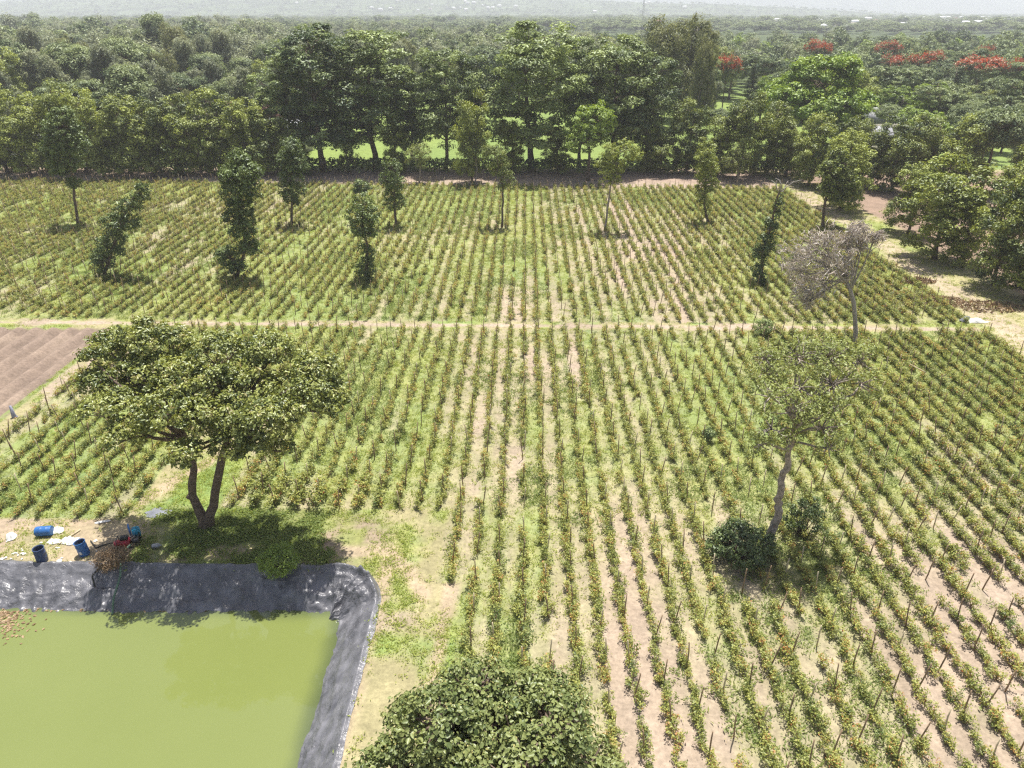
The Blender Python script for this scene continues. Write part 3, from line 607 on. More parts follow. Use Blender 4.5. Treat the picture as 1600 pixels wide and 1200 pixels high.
lush = (fbm(x / 6, y / 6, 131, 3) > 0.56) & crop_mask(x, y); vi = np.where(lush, 5 + rng.integers(0, 3, n), rng.integers(0, 5, n))
stuff("grass", "yellow-green grass and weeds between the tomato rows", np.column_stack([x, y, ground_z(x, y)]), np.column_stack([0 * x, 0 * x, rng.random(n) * 6.28]), np.column_stack([s, s, s]), tufts, vi)
# greener weeds in the shade under the big tree
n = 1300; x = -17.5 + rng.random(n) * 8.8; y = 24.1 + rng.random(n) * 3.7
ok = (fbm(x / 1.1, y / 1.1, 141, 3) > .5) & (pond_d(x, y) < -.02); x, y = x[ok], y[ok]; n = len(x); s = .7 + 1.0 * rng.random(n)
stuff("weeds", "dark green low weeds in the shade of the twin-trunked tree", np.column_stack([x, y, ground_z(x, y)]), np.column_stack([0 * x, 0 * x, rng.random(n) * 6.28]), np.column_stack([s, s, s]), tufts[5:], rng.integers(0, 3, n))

# ------------------------------------------------------------------ tree kinds (real size 1: scaled when placed)
KIND = {}
def kind(name, parts): KIND.setdefault(name, []).append(parts)
def round_lobes(rng, n, R_, zc, rz, lr):
    L = []
    for i in range(n):
        d = nrm(rng.normal(size=3)); r = rng.random() ** .5
        L.append((d[0] * R_ * r, d[1] * R_ * r, zc + d[2] * rz * r, lr * (0.7 + .6 * rng.random()), lr * (0.7 + .6 * rng.random()), lr * (0.6 + .45 * rng.random())))
    return L
def mk(name, seed, lobes, th, tr0, tr1, ncl, per, clr, size, mat, bark='bark', flowers=None, **kw):
    rng = np.random.default_rng(seed)
    cm_, ctr, li = crown_mesh("crown", rng, lobes, ncl, per, clr, size, M[mat], **kw)
    z = np.linspace(-0.2, th, 7); w_ = np.cumsum(rng.normal(size=(7, 2)) * 0.012 * th, axis=0); w_[0] = 0
    tm = trunk_mesh("trunk", rng, np.column_stack([w_, z]), tr0, tr1, lobes, ctr, li, M[bark], 0.3)
    parts = [("crown", cm_), ("trunk", tm)]
    if flowers:
        fm, nf, fs = flowers; top = ctr[ctr[:, 2] > np.quantile(ctr[:, 2], 0.35)]
        c2 = top[rng.integers(0, len(top), nf)] + rng.normal(size=(nf, 3)) * clr * .5 + [0, 0, clr * .45]
        V, T, f = leaf_arrays(rng, c2, fs * (.6 + .8 * rng.random(nf)), rng.normal(size=(nf, 3)) * .5 + [0, 0, 1], .7)
        parts.append(("blossom", mesh("blossom", V, None, T, (M[fm],), tint=np.repeat(rng.random(nf), f))))
    kind(name, parts)
for s in range(5):      # tall windbreak tree, 20 m
    rng = np.random.default_rng(1000 + s); Lb = []
    for q in range(15):
        z = 5.6 + 11.9 * (q / 14) + rng.normal() * .5; a = q * 2.4 + rng.random(); r = 3.6 * math.sin(math.pi * min(1, max(.12, (z - 1.0) / 20.0))) ** .7 * (0.55 + .5 * rng.random())
        lr = 1.9 + 0.9 * rng.random(); Lb.append((math.cos(a) * r, math.sin(a) * r, z, lr, lr, lr * .85))
    Lb.append((rng.normal() * .8, rng.normal() * .8, 18.2, 1.9, 1.9, 1.5))
    mk('windbreak', 1000 + s, Lb, 16, .34, .10, 190, 125, 1.05, 0.38, 'leaf_windbreak', flat=.62, shell=.8, up=1.0)
for s in range(5):      # bushy tree, 11 m, leaves to near the ground
    rng = np.random.default_rng(1100 + s); Lb = []
    for q in range(11):
        z = 1.8 + 7.6 * (q / 10); a = q * 2.4; r = 1.9 * (0.4 + .7 * rng.random()); lr = 1.3 + .8 * rng.random(); Lb.append((math.cos(a) * r, math.sin(a) * r, z, lr, lr, lr * .9))
    mk('bushy', 1100 + s, Lb, 9, .2, .06, 150, 92, .78, 0.30, 'leaf_bushy', flat=.7, shell=.75, up=1.0)
for s in range(5):      # broad forest tree 14 m
    rng = np.random.default_rng(1200 + s); mk('broad', 1200 + s, round_lobes(rng, 10, 4.2, 9.5, 2.6, 2.5), 8, .35, .14, 170, 80, 1.15, .44, 'leaf_broad', flat=.55, shell=.8, up=1.0)
for s in range(4):      # feathery, streaky grey-green, 16 m
    rng = np.random.default_rng(1300 + s); Lb = []
    for q in range(11):
        z = 4.5 + 10 * (q / 10); a = q * 2.4; r = 2.2 * (0.4 + .6 * rng.random()); Lb.append((math.cos(a) * r + z * .10, math.sin(a) * r, z, 1.5, 1.5, 2.2))
    mk('feather', 1300 + s, Lb, 14, .26, .07, 200, 46, .95, .72, 'leaf_feather', aspect=.24, up=.7, flat=1.25, axis=(-0.45, 0, -1.6), axis_w=.6, shell=.65)
for s in range(2):
    rng = np.random.default_rng(1350 + s); Lb = []
    for q in range(15):
        z = 5 + 13.5 * (q / 14); a = q * 2.4; r = 3.2 * (0.4 + .6 * rng.random()); Lb.append((math.cos(a) * r, math.sin(a) * r, z, 2.0, 2.0, 2.4))
    mk('euca', 1350 + s, Lb, 17, .38, .12, 270, 56, 1.0, .60, 'leaf_euca', 'pale_bark', aspect=.26, up=.3, flat=1.3, axis=(0, 0, -1.6), axis_w=.6)
for s in range(2):
    rng = np.random.default_rng(1400 + s)
    mk('bright', 1400 + s, round_lobes(rng, 14, 4.0, 8.8, 3.0, 2.2), 8, .35, .14, 260, 55, .75, .42, 'leaf_bright', flat=.5, shell=.7)
    DL = [(0, 0, 9.5, 4.2, 4.2, 3.6)] + [(math.cos(a) * 4.6, math.sin(a) * 4.6, zq, 2.5, 2.5, 2.1) for a, zq in zip(np.arange(12) * 2.4, 4.5 + np.arange(12) * .35 + rng.normal(size=12) * .5)] + [(math.cos(a) * 2.6, math.sin(a) * 2.6, 11.2 + .4 * rng.normal(), 1.9, 1.9, 1.5) for a in np.arange(6) * 1.05]
    mk('dome', 1700 + s, DL, 8, .4, .16, 400, 100, 1.0, .42, 'leaf_dome', flat=.6, shell=.8, up=1.0)
    mk('yellow', 1420 + s, round_lobes(rng, 10, 3.0, 7.2, 2.8, 1.7), 7, .25, .1, 170, 40, .7, .50, 'leaf_yellow', flat=.6)
    Lb = [(math.cos(a) * r, math.sin(a) * r, 9 + .5 * rng.normal(), 2.2, 2.2, 1.5) for a, r in zip(np.arange(9) * 2.4, 1.0 + 3.6 * np.sqrt(np.arange(9) / 9))] + [(0, 0, 8.6, 3.0, 3.0, 1.8)]
    mk('flat_top', 1440 + s, Lb, 7.5, .3, .12, 170, 48, .9, .50, 'leaf_broad', flat=.35)
    mk('flame', 1460 + s, Lb, 7.5, .3, .12, 150, 36, .9, .50, 'leaf_broad', flat=.35, flowers=('flower_red', 2300, .45))
    mk('purple', 1480 + s, round_lobes(rng, 8, 2.2, 5.2, 1.8, 1.5), 5, .2, .08, 110, 36, .7, .45, 'leaf_broad', flat=.6, flowers=('flower_purple', 260, .38))
for s in range(3):
    rng = np.random.default_rng(1500 + s); Lb = []
    for q in range(13):
        z = 2 + 13.5 * q / 12; rr_ = (1 - q / 12.5) * 3.0 + .3
        for a in (q * 1.3, q * 1.3 + 2.1, q * 1.3 + 4.2): Lb.append((math.cos(a) * rr_ * .6, math.sin(a) * rr_ * .6, z, rr_ * .62, rr_ * .62, .45))
    mk('conifer', 1500 + s, Lb, 15.6, .28, .04, 260, 34, .6, .46, 'leaf_conifer', flat=.4, aspect=.3)
def place(kd, x, y, s, label, group=None, name=None, rz=None, sxy=1.0, rng=np.random.default_rng(5), v=None, cat="tree"):
    vs = KIND[kd]; parts = vs[int(rng.integers(0, len(vs))) if v is None else v % len(vs)]
    e = empty(name or "tree", (x, y, 0), label, cat, group, float(rng.random() * 6.28) if rz is None else rz, (s * sxy, s * sxy, s))
    for nm, me in parts: link(nm, me, e)
    return e
def at_px(kd, px, py, ytop, wpx, label, base_h, base_w, group=None, name=None, v=None, rz=None, cat="tree"):
    """a tree whose foot is seen at (px,py), its top at ytop and wpx wide"""
    p = G(px, py); h = top_z(p, ytop); s = h / base_h
    wm = wpx * depth((p[0], p[1], h * .6)) / FPX
    return place(kd, p[0], p[1], s, label, group, name, rz, (wm / base_w) / s, v=v, cat=cat)

# the windbreak of tall trees behind the field
for i, (px, py, yt, wp, lab) in enumerate([
    (452, 266, 92, 88, "tall dark green tree at the left end of the tall windbreak"),
    (508, 268, 36, 140, "very tall dense windbreak tree, left one of the two widest at the left"),
    (588, 266, 46, 140, "very tall dense windbreak tree, right one of the two widest at the left"),
    (645, 262, 100, 70, "slimmer windbreak tree filling the dip right of the two wide left ones"),
    (695, 267, 76, 90, "dark windbreak tree with yellow-green top left of the central gap"),
    (742, 264, 84, 80, "narrow dark windbreak tree just left of the tallest central tree"),
    (832, 268, 32, 150, "tallest round-headed windbreak tree in the middle of the row"),
    (905, 262, 56, 80, "narrow pointed windbreak tree right of the tallest central one"),
    (955, 267, 50, 120, "tall windbreak tree with uneven top behind the light green tree"),
    (1003, 264, 88, 90, "right-hand end tree of the tall windbreak, sloping to the right")]):
    at_px('windbreak', px, py, yt, wp * 1.12, lab, 20.0, 10.5, name="windbreak_tree", group="tall trees of the windbreak", v=i)
# lower, leafy trees along the track on the left
lowL = [(-30, 274, 150, 80), (12, 272, 140, 75), (48, 276, 172, 60), (88, 270, 150, 70), (135, 272, 130, 75), (165, 276, 150, 60), (205, 274, 160, 70), (240, 276, 168, 60), (280, 272, 152, 75), (315, 276, 175, 60), (352, 272, 150, 75), (392, 275, 165, 62), (425, 273, 175, 60), (465, 275, 190, 50)]
for i, (px, py, yt, wp) in enumerate(lowL):
    at_px('bushy', px, py, yt, wp * 1.25, "dark bushy tree in the close row along the track behind the left field", 10.2, 7.2, name="bushy_tree", group="bushy trees along the track on the left", v=i)
for i, (px, py, yt, wp, lab) in enumerate([
    (545, 270, 180, 42, "thin dark tree in front of the windbreak's left half"),
    (620, 272, 185, 42, "small dark tree under the windbreak, left of the row's dip"),
    (738, 285, 150, 62, "brownish-green tree with bare lower trunk before the windbreak"),
    (800, 270, 195, 55, "dark low tree under the left side of the tallest windbreak tree"),
    (870, 272, 205, 50, "dark low tree between the tallest windbreak tree and the light green one"),
    (1030, 272, 210, 60, "dark low tree at the foot of the windbreak's right end"),
    (1010, 268, 190, 50, "short dark tree behind the foot of the windbreak's right end")]):
    at_px('bushy', px, py, yt, wp, lab, 10.2, 7.2, name="bushy_tree", v=i + 2)
at_px('bright', 918, 282, 158, 95, "light green airy tree with pale forked trunk before the windbreak", 13.2, 11.5, name="light_green_tree", v=0)
# trees right of the windbreak and round the right-hand corner of the field
for i, (px, py, yt, wp, lab) in enumerate([
    (1072, 272, 165, 75, "dark leafy tree right of the windbreak's end"),
    (1115, 274, 190, 65, "dark leafy tree second to the right of the windbreak's end"),
    (1152, 278, 150, 80, "taller dark tree third to the right of the windbreak's end"),
    (1195, 274, 160, 70, "dense dark tree behind the far right corner of the field"),
    (1226, 277, 190, 75, "dark tree just left of the one leaning over the verge"),
    (1262, 290, 188, 75, "brownish leafy tree at the bend of the track"),
    (1312, 300, 192, 70, "viny tree right of the bend of the track"),
    (1345, 290, 195, 80, "leafy tree above the bare brown patch at the right corner"),
    (1392, 300, 180, 85, "leafy tree behind the large roadside tree on the right"),
    (1440, 290, 185, 90, "dark leafy tree in the right-hand thicket, left part"),
    (1490, 300, 190, 90, "dark leafy tree in the right-hand thicket, middle part"),
    (1600, 300, 195, 80, "dark leafy tree cut by the right edge of the photo")]):
    at_px('bushy', px, py, yt, wp, lab, 10.2, 7.2, name="bushy_tree", v=i)
for i, (px, py, yt, wp, lab) in enumerate([
    (1312, 328, 215, 90, "leafy tree with low hanging foliage on the verge at the far right corner"),
    (1460, 405, 255, 135, "large dark leafy tree beside the verge, widest of the right-hand trees"),
    (1500, 415, 300, 75, "dark tree with small lobes behind the widest right-hand tree"),
    (1552, 446, 262, 115, "green tree with two thin reddish trunks on the brown soil"),
    (1600, 470, 370, 110, "rounded dark bush-like tree at the right edge above the verge"),
    (1418, 366, 262, 80, "leafy tree left of the widest tree beside the verge"),
    (1580, 400, 245, 110, "bright-topped tree at the right edge behind the two-trunked one")]):
    at_px('bushy', px, py, yt, wp, lab, 10.2, 7.2, name="verge_tree", v=i + 1)
at_px('broad', 1530, 300, 160, 120, "pale green spreading tree with grey trunks in the right-hand thicket", 13.5, 12.5, name="spreading_tree", v=1)
# individual trees that stand out beyond
def far_tree(kd, px, ytop, Y, wpx, label, bh, bw, v=0, name="tree", group=None):
    p = PV(px, 200, Y); p = np.array([p[0], Y, 0]); h = top_z(p, ytop); s = h / bh; wm = wpx * depth((p[0], Y, h * .6)) / FPX
    p = PV(px, ytop + 20, Y)
    return place(kd, p[0], Y, s, label, group, name, None, (wm / bw) / s, v=v)
far_tree('dome', 1288, 84, 132, 160, "large bright yellow-green round tree behind the right end of the field", 13.4, 13.6, 1, "bright_green_tree")
far_tree('euca', 1040, 22, 155, 90, "tall grey-green drooping tree right of the windbreak, left of the pair", 21.5, 9.5, 0, "eucalyptus_tree")
far_tree('euca', 1085, 20, 165, 80, "tall olive drooping tree right of the windbreak, right of the pair", 21.5, 9.5, 1, "eucalyptus_tree")
far_tree('euca', 1102, 68, 145, 46, "slender dark drooping tree at the right foot of the eucalyptus pair", 19.5, 9.5, 0, "eucalyptus_tree")
far_tree('broad', 240, 22, 230, 76, "tall dark round-headed tree rising above the left wood", 13.5, 12.5, 0, "tall_forest_tree")
far_tree('broad', 15, 60, 165, 90, "green tree with yellow crown top at the left edge", 13.5, 12.5, 3, "forest_tree")
far_tree('yellow', 62, 84, 165, 90, "yellow-green flowering tree near the left edge", 11.0, 9.0, 0, "yellow_tree")
far_tree('yellow', 228, 98, 160, 75, "pale yellow tree before the red roof on the left", 11.0, 9.0, 1, "yellow_tree")
far_tree('flat_top', 165, 100, 165, 70, "flat-topped pale tree left of the pale yellow tree", 10.2, 11.5, 0, "flat_topped_tree")
far_tree('bright', 325, 98, 175, 60, "light green feathery tree right of the red roof", 13.2, 11.5, 0, "light_green_tree")
far_tree('broad', 290, 112, 150, 75, "dark round tree beside the red roof on the left", 13.5, 12.5, 2, "forest_tree")
far_tree('broad', 365, 118, 150, 75, "dark round tree left of the tall windbreak", 13.5, 12.5, 4, "forest_tree")
far_tree('purple', 322, 172, 124, 34, "small tree with purple blossom among the dark trees on the left", 8.2, 7.2, 0, "purple_blossom_tree")
for i, (px, yt, Y, wp, lab) in enumerate([
    (1135, 98, 175, 42, "red flame tree right of the eucalyptus pair"),
    (1385, 72, 260, 42, "red-topped flame tree above and behind the green gap in the right wood"),
    (1402, 94, 215, 52, "red flame tree, left one of the close pair in the right wood"),
    (1444, 90, 205, 50, "red flame tree, right one of the close pair in the right wood"),
    (1530, 98, 190, 76, "widest red flame tree near the right edge"),
    (1594, 102, 185, 44, "red flame tree cut by the right edge of the photo"),
    (1532, 80, 240, 30, "small red flame tree behind the widest one"),
    (1278, 72, 240, 40, "flame tree with few red blossoms behind the bright yellow-green tree")]):
    far_tree('flame', px, yt, Y, wp, lab, 10.4, 11.5, i, "flame_tree", "flame trees in red blossom")
for i, (px, yt, Y, wp, lab) in enumerate([
    (1178, 88, 165, 36, "bright layered conifer beside the left flame tree"),
    (1462, 128, 150, 46, "dark conifer, left one of the conifer group on the right"),
    (1498, 104, 160, 56, "tallest dark conifer of the group on the right"),
    (1480, 150, 140, 50, "spreading conifer in front of the conifer group"),
    (1405, 150, 150, 40, "small dark conifer at the right of the pale gap"),
    (1530, 128, 150, 50, "grey-green conifer right of the tallest conifer")]):
    far_tree('conifer', px, yt, Y, wp, lab, 16, 6.2, i, "conifer_tree")

# ------------------------------------------------------------------ the wood beyond: nearest as single trees, the rest one mass
rng = np.random.default_rng(2024); cand = []
y = 122.0
while y < 900:
    step = 6.5 + (y - 120) * 0.018; x = -0.78 * y - 30
    while x < 0.78 * y + 30:
        cand.append((x + rng.normal() * step * .3, y + rng.normal() * step * .3)); x += step * 1.05
    y += step * .95
cand = np.array(cand)
px, py, cz = proj(np.column_stack([cand, np.full(len(cand), 8.0)]))
lawn_open = (cand[:, 0] > -46) & (cand[:, 0] < 34) & (cand[:, 1] < 185)
gap = (np.abs(px - 1288) < 100) & (cand[:, 1] < 150); gap |= (np.abs(px - 1368) < 22) & (cand[:, 1] < 205); gap |= (np.abs(px - 1168) < 26) & (cand[:, 1] < 185)
gap |= (fbm(cand[:, 0] / 16, cand[:, 1] / 16, 201, 2) > .60) & (cand[:, 1] > 135) & (cand[:, 1] < 200)
vis = (px > -70) & (px < 1670) & ~lawn_open & ~gap & (cand[:, 1] < 430 + 330 * (1 - sm(450, 1000, px)) + 40 * rng.normal(size=len(px)))
rightside = px > 1110 + rng.normal(size=len(px)) * 60
lowr = (cand[:, 1] < 150)
cand = cand[vis]; px = px[vis]; rightside = rightside[vis]
o = np.argsort(cand[:, 1]); cand, px, rightside = cand[o], px[o], rightside[o]
hh = np.where(rightside, 10.2, np.where(px < 440, 13.8, 11.6)) * (0.66 + .62 * rng.random(len(cand))) * np.where(cand[:, 1] < 150, .75, 1)
hh = hh * (1 + 0.14 * (fbm(cand[:, 0] / 70, cand[:, 1] / 70, 211, 2) - .5)) 
r_ = rng.random(len(cand)); kd = np.where(rightside, np.select([r_ < .46, r_ < .66, r_ < .78, r_ < .88, r_ < .93], ['broad', 'flat_top', 'bushy', 'bright', 'conifer'], 'feather'), np.select([r_ < .50, r_ < .76, r_ < .84, r_ < .88, r_ < .93], ['feather', 'broad', 'euca', 'yellow', 'conifer'], 'bushy'))
BH = {'bushy': 10.2, 'conifer': 16, 'euca': 19.5, 'broad': 13.5, 'flat_top': 10.2, 'bright': 13.2, 'feather': 16.5, 'yellow': 11.0}
LB = {'bushy': "bushy dark tree in the wood behind the farm", 'conifer': "pointed dark conifer standing in the wood", 'euca': "drooping olive-grey tree in the left wood", 'broad': "round-headed dark green tree in the wood behind the farm", 'flat_top': "flat-topped spreading tree in the wood on the right", 'bright': "lighter green tree among the darker ones of the right wood", 'feather': "grey-green feathery tree leaning with the wind in the left wood", 'yellow': "yellow-green tree among the grey-green ones of the left wood"}
GP = {'bushy': "bushy trees of the wood", 'conifer': "conifers of the wood", 'euca': "drooping trees of the left wood", 'broad': "round-headed trees of the wood", 'flat_top': "flat-topped trees of the right wood", 'bright': "lighter trees of the right wood", 'feather': "feathery trees of the left wood", 'yellow': "yellow-green trees of the left wood"}
NM = {'bushy': "forest_tree", 'conifer': "conifer_tree", 'euca': "eucalyptus_tree", 'broad': "forest_tree", 'flat_top': "flat_topped_tree", 'bright': "light_green_tree", 'feather': "feathery_tree", 'yellow': "yellow_tree"}
NI = 230
for i in range(NI):
    k_ = str(kd[i]); place(k_, cand[i, 0], cand[i, 1], hh[i] / BH[k_], LB[k_], GP[k_], NM[k_], sxy=1.0, rz=(rng.normal() * .4 if k_ == 'feather' else None))
# coarse crowns for the distance
def far_crown(seed, mat, n, size, stretch=1.0, axis=None, aw=0, asp=.6):
    rng = np.random.default_rng(seed); L_ = round_lobes(rng, 9, 3.2, 7.8, 3.2, 2.2)
    m_, c_, l_ = crown_mesh("far_crown", rng, L_, int(n * 1.3), 30, 1.1, size * .66, M[mat], flat=.6 * stretch, aspect=asp, axis=axis, axis_w=aw, shell=.6); return m_
fv = [far_crown(1, 'leaf_broad', 60, 1.0), far_crown(2, 'leaf_broad', 60, 1.0), far_crown(3, 'leaf_broad', 60, 1.0), far_crown(4, 'leaf_feather', 60, 1.15, 1.9, (-.4, 0, -1.5), .5, .35), far_crown(5, 'leaf_feather', 60, 1.15, 1.9, (-.4, 0, -1.5), .5, .35), far_crown(6, 'leaf_yellow', 50, .9), far_crown(7, 'leaf_bright', 50, .9)]
cf = cand[NI:]; kf = kd[NI:]; n = len(cf)
vi = np.select([kf == 'feather', kf == 'yellow', kf == 'bright'], [3 + rng.integers(0, 2, n), 5, 6], rng.integers(0, 3, n)); vi = np.where((vi == 5) & (rng.random(n) < .6), 3, vi)
# the plain behind, thinner
n2_ = 7000; Y2 = 760 + 2900 * rng.random(n2_) ** 1.3; X2 = (rng.random(n2_) - .5) * 1.55 * Y2
z2 = np.array([max(0, 0) for _ in range(n2_)], float) - sm(600, 4000, np.hypot(X2, Y2)) * 10
hz2 = np.array([max(z, hill_z(a, b)) if b > 2700 else z for a, b, z in zip(X2, Y2, z2)])
P_ = np.concatenate([np.column_stack([cf, -sm(600, 4000, np.hypot(cf[:, 0], cf[:, 1])) * 10]), np.column_stack([X2, Y2, hz2])])
sc = np.concatenate([hh[NI:] / 13.6 * (1 + .2 * (rng.random(n) < .1)), .40 + .45 * rng.random(n2_) + .35 * (rng.random(n2_) < .05)]); wx = np.concatenate([np.ones(n) * 1.05, 1.6 + 1.5 * rng.random(n2_)])
stuff("distant_wood", "hazy wood reaching to the plain and hills", P_, np.column_stack([0 * sc, 0 * sc, rng.random(len(sc)) * 6.28]), np.column_stack([sc * wx, sc * wx, sc]), fv, np.concatenate([vi, rng.integers(0, 3, n2_)]))

# ------------------------------------------------------------------ houses
def house(x, y, w_, d_, h_, roof, rz, label, group=None, z=0.0, windows=True):
    e = empty("house", (x, y, z), label, "house", group, rz)
    MB().box((0, 0, h_ / 2), (w_, d_, h_)).build("wall", M['wall'], e)
    rh = w_ * 0.18; mb = MB(); a = w_ / 2 + .5; b = d_ / 2 + .5
    V = [(-a, -b, h_ + .02), (a, -b, h_ + .02), (a, b, h_ + .02), (-a, b, h_ + .02), (-a * .75, 0, h_ + rh + 1), (a * .75, 0, h_ + rh + 1)]
    mb.add(V, [(0, 1, 5, 4), (2, 3, 4, 5), (3, 2, 1, 0)], [(1, 2, 5), (3, 0, 4)]); mb.build("roof", M[roof], e)
    if windows:
        for q in (-.3, 0, .3):
            MB().box((w_ * q, -d_ / 2 - .02, h_ * .55), (w_ * .12, .06, h_ * .35)).build("window", M['window'], e)
    return e
for (px, Y, zz, w_, roof, lab) in [(258, 150, 136, 7, 'roof_red', "house with a red roof half hidden behind the pale yellow tree"), (398, 140, 175, 12, 'roof_red', "house with a red roof hidden behind the trees left of the windbreak"),
    (445, 128, 195, 7, 'roof_white', "small white-roofed house at the left foot of the windbreak"), (48, 122, 238, 6, 'roof_grey', "small pale house behind the bushy trees at the far left"),
    (142, 121, 240, 6, 'roof_grey', "small pale house glimpsed right of the one at the far left"), (1372, 150, 206, 9, 'roof_grey', "long white-roofed house below the pale gap on the right"),
    (1345, 125, 238, 9, 'roof_grey', "low white-roofed shed among the trees right of the field's far corner")]:
    p = PV(px, zz, Y); house(p[0], Y, w_, w_ * .7, max(2.2, p[2] - 1.2), roof, rng.normal() * .3, lab)
rng = np.random.default_rng(31)
wallm = MB().box((0, 0, 3), (11, 9, 6)).mesh("far_house_wall", M['wall'])
rf = MB().add([(-6, -5, 6.02), (6, -5, 6.02), (6, 5, 6.02), (-6, 5, 6.02), (-4.5, 0, 8.8), (4.5, 0, 8.8)], [(0, 1, 5, 4), (2, 3, 4, 5), (3, 2, 1, 0)], [(1, 2, 5), (3, 0, 4)])
rmw = rf.mesh("far_house_roof", M['roof_white']); rmr = rf.mesh("far_house_roof", M['roof_red'])
def far_house(x, y, z, s, m2, lab, grp, name="house"):
    e = empty(name, (x, y, z), lab, "house", grp, float(rng.normal() * .5), (s, s * .9, s * .8)); link("wall", wallm, e); link("roof", m2, e)
for i in range(52):      # on the hill
    px_ = float(rng.choice([rng.normal(500, 60), rng.normal(640, 50), rng.normal(740, 25), rng.uniform(200, 1100)])); Y = rng.uniform(2900, 3700)
    p = PV(px_, 14, Y); z = hill_z(p[0], Y)
    if z < -8: continue
    far_house(p[0], Y, z, 0.9 + rng.random() * .8, rmw if rng.random() < .9 else rmr, "tiny white house on the hazy hill beyond the wood", "white houses on the far hill")
for i in range(70):      # in the plain to the right
    px_ = float(rng.choice([rng.normal(1260, 50), rng.normal(1520, 40), rng.uniform(800, 1600)])); Y = rng.uniform(800, 2000)
    p = PV(px_, 30, Y); far_house(p[0], Y, .8 - float(sm(600, 4000, Y)) * 10, .6 + rng.random() * .6, rmw if rng.random() < .85 else rmr, "small white-roofed house of the town in the hazy plain", "houses of the town in the plain")
# radio mast
p = PV(1005, 20, 1500); mb = MB()
for (a, b) in ((-1, -1), (1, -1), (1, 1), (-1, 1)): mb.tube([(a * 1.6, b * 1.6, 0), (a * .5, b * .5, 62)], [.28, .2], 4)
for q in range(12):
    z0 = q * 5.1; r0 = 1.6 - 1.1 * z0 / 62; z1 = z0 + 5.1; r1_ = 1.6 - 1.1 * z1 / 62
    mb.tube([(-r0, -r0, z0), (r1_, -r1_, z1)], .12, 4); mb.tube([(r0, -r0, z0), (r1_, r1_, z1)], .12, 4); mb.tube([(r0, r0, z0), (-r1_, r1_, z1)], .12, 4); mb.tube([(-r0, r0, z0), (-r1_, -r1_, z1)], .12, 4)
mst = mb.build("radio_mast", M['steel'], None, (p[0], 1500, -2)); tag(mst, "thin lattice radio mast standing above the town on the horizon", "radio mast")

# ------------------------------------------------------------------ boundary hedge behind the track, taller and denser to stand in for tree shade
rng = np.random.default_rng(12); n = 22000; x = -95 + 165 * rng.random(n); yb = 110.6 + .6 * rng.normal(size=n); zt = 1.7 + .35 * fbm(x / 3, x * 0, 3, 3)
P = np.column_stack([x, yb, zt * rng.random(n) ** .7]); V, T, f = leaf_arrays(rng, P, .42 * (.6 + .8 * rng.random(n)), rng.normal(size=(n, 3)) * .7 + [0, -.2, .5], .6)
he = link("hedge", mesh("hedge", V, None, T, (M['leaf_windbreak'],), tint=np.repeat(rng.random(n), f))); tag(he, "low dark hedge between the earth track and the lawn, enlarged to stand in for tree shade", "hedge")

# ------------------------------------------------------------------ pollarded trees standing in the field
def field_tree(base, trunk_px, lobes_px, label, leaf='leaf_pollard', size=.20, dens=1.0, name="pollarded_tree", r0=.16, r1=.07, bark='bark', seed=0, group="lopped trees standing in the far field", clr=.36, fine=False, per=26, Yoff=None, twig=.5, **kw):
    b = G(*base); Y = b[1]; rng = np.random.default_rng(seed + 300)
    off = (lambda i: (rng.random() - .5) * .7) if Yoff is None else (lambda i: Yoff[i])
    Lb = []
    for i, (x_, y_, r) in enumerate(lobes_px):
        r = r * 1.12; dy = off(i); p = PV(x_, y_, Y + dy) - b; rr = r * depth(p + b) / FPX; Lb.append((p[0], p[1], p[2], rr, rr, rr * .9))
    tp = [np.zeros(3) - [0, 0, .15]] + [PV(x_, y_, Y) - b for x_, y_ in trunk_px]
    tp = np.array(tp); t = np.linspace(0, len(tp) - 1, 4 * len(tp)); ip_ = np.array([np.interp(t, np.arange(len(tp)), tp[:, c]) for c in range(3)]).T
    ip_[1:-1, :2] += rng.normal(size=(len(ip_) - 2, 2)) * .04
    area = sum(l[3] ** 2 for l in Lb); ncl = int(area * 34 * dens * (.36 / clr) ** 1.6) + 12
    e = empty(name, (b[0], b[1], 0), label, "tree", group)
    cm_, ctr, li = crown_mesh("crown", rng, Lb, ncl, per, clr, size, M[leaf], shell=.4, flat=.75, fine=fine, **kw)
    link("crown", cm_, e); link("trunk", trunk_mesh("trunk", rng, ip_, r0, r1, Lb, ctr, li, M[bark], twig, 8, .4, .015), e)
    return e, ctr, li, Lb, ip_, rng
field_tree((122, 350), [(112, 270), (100, 195)], [(98, 200, 26), (88, 228, 22), (112, 222, 22), (104, 250, 22), (90, 262, 14), (116, 285, 9), (96, 182, 16)], "leftmost lopped tree with bare leaning trunk at the far left of the field", seed=1, size=.24)
field_tree((162, 432), [(178, 380), (190, 345), (212, 300)], [(160, 408, 17), (168, 388, 18), (180, 372, 17), (188, 392, 8), (178, 352, 17), (203, 348, 14), (190, 330, 15), (204, 316, 15), (216, 302, 13), (222, 290, 8), (152, 400, 10)], "lopped tree leaning strongly to the right in the left of the field", seed=2)
field_tree((368, 434), [(384, 388), (378, 340), (372, 262)], [(360, 402, 18), (372, 420, 12), (350, 398, 12), (388, 384, 14), (378, 362, 18), (384, 345, 13), (364, 338, 14), (378, 322, 18), (368, 300, 22), (388, 296, 18), (362, 276, 20), (384, 270, 22), (374, 250, 16)], "tallest lopped tree, thick with dark leaves to its foot, left of centre", seed=3, size=.24)
field_tree((455, 352), [(456, 300), (455, 235)], [(456, 230, 15), (446, 250, 15), (464, 255, 17), (455, 275, 18), (450, 295, 14), (462, 298, 13), (456, 312, 11)], "straight oval lopped tree with short bare foot, third from the left", seed=4, size=.22)
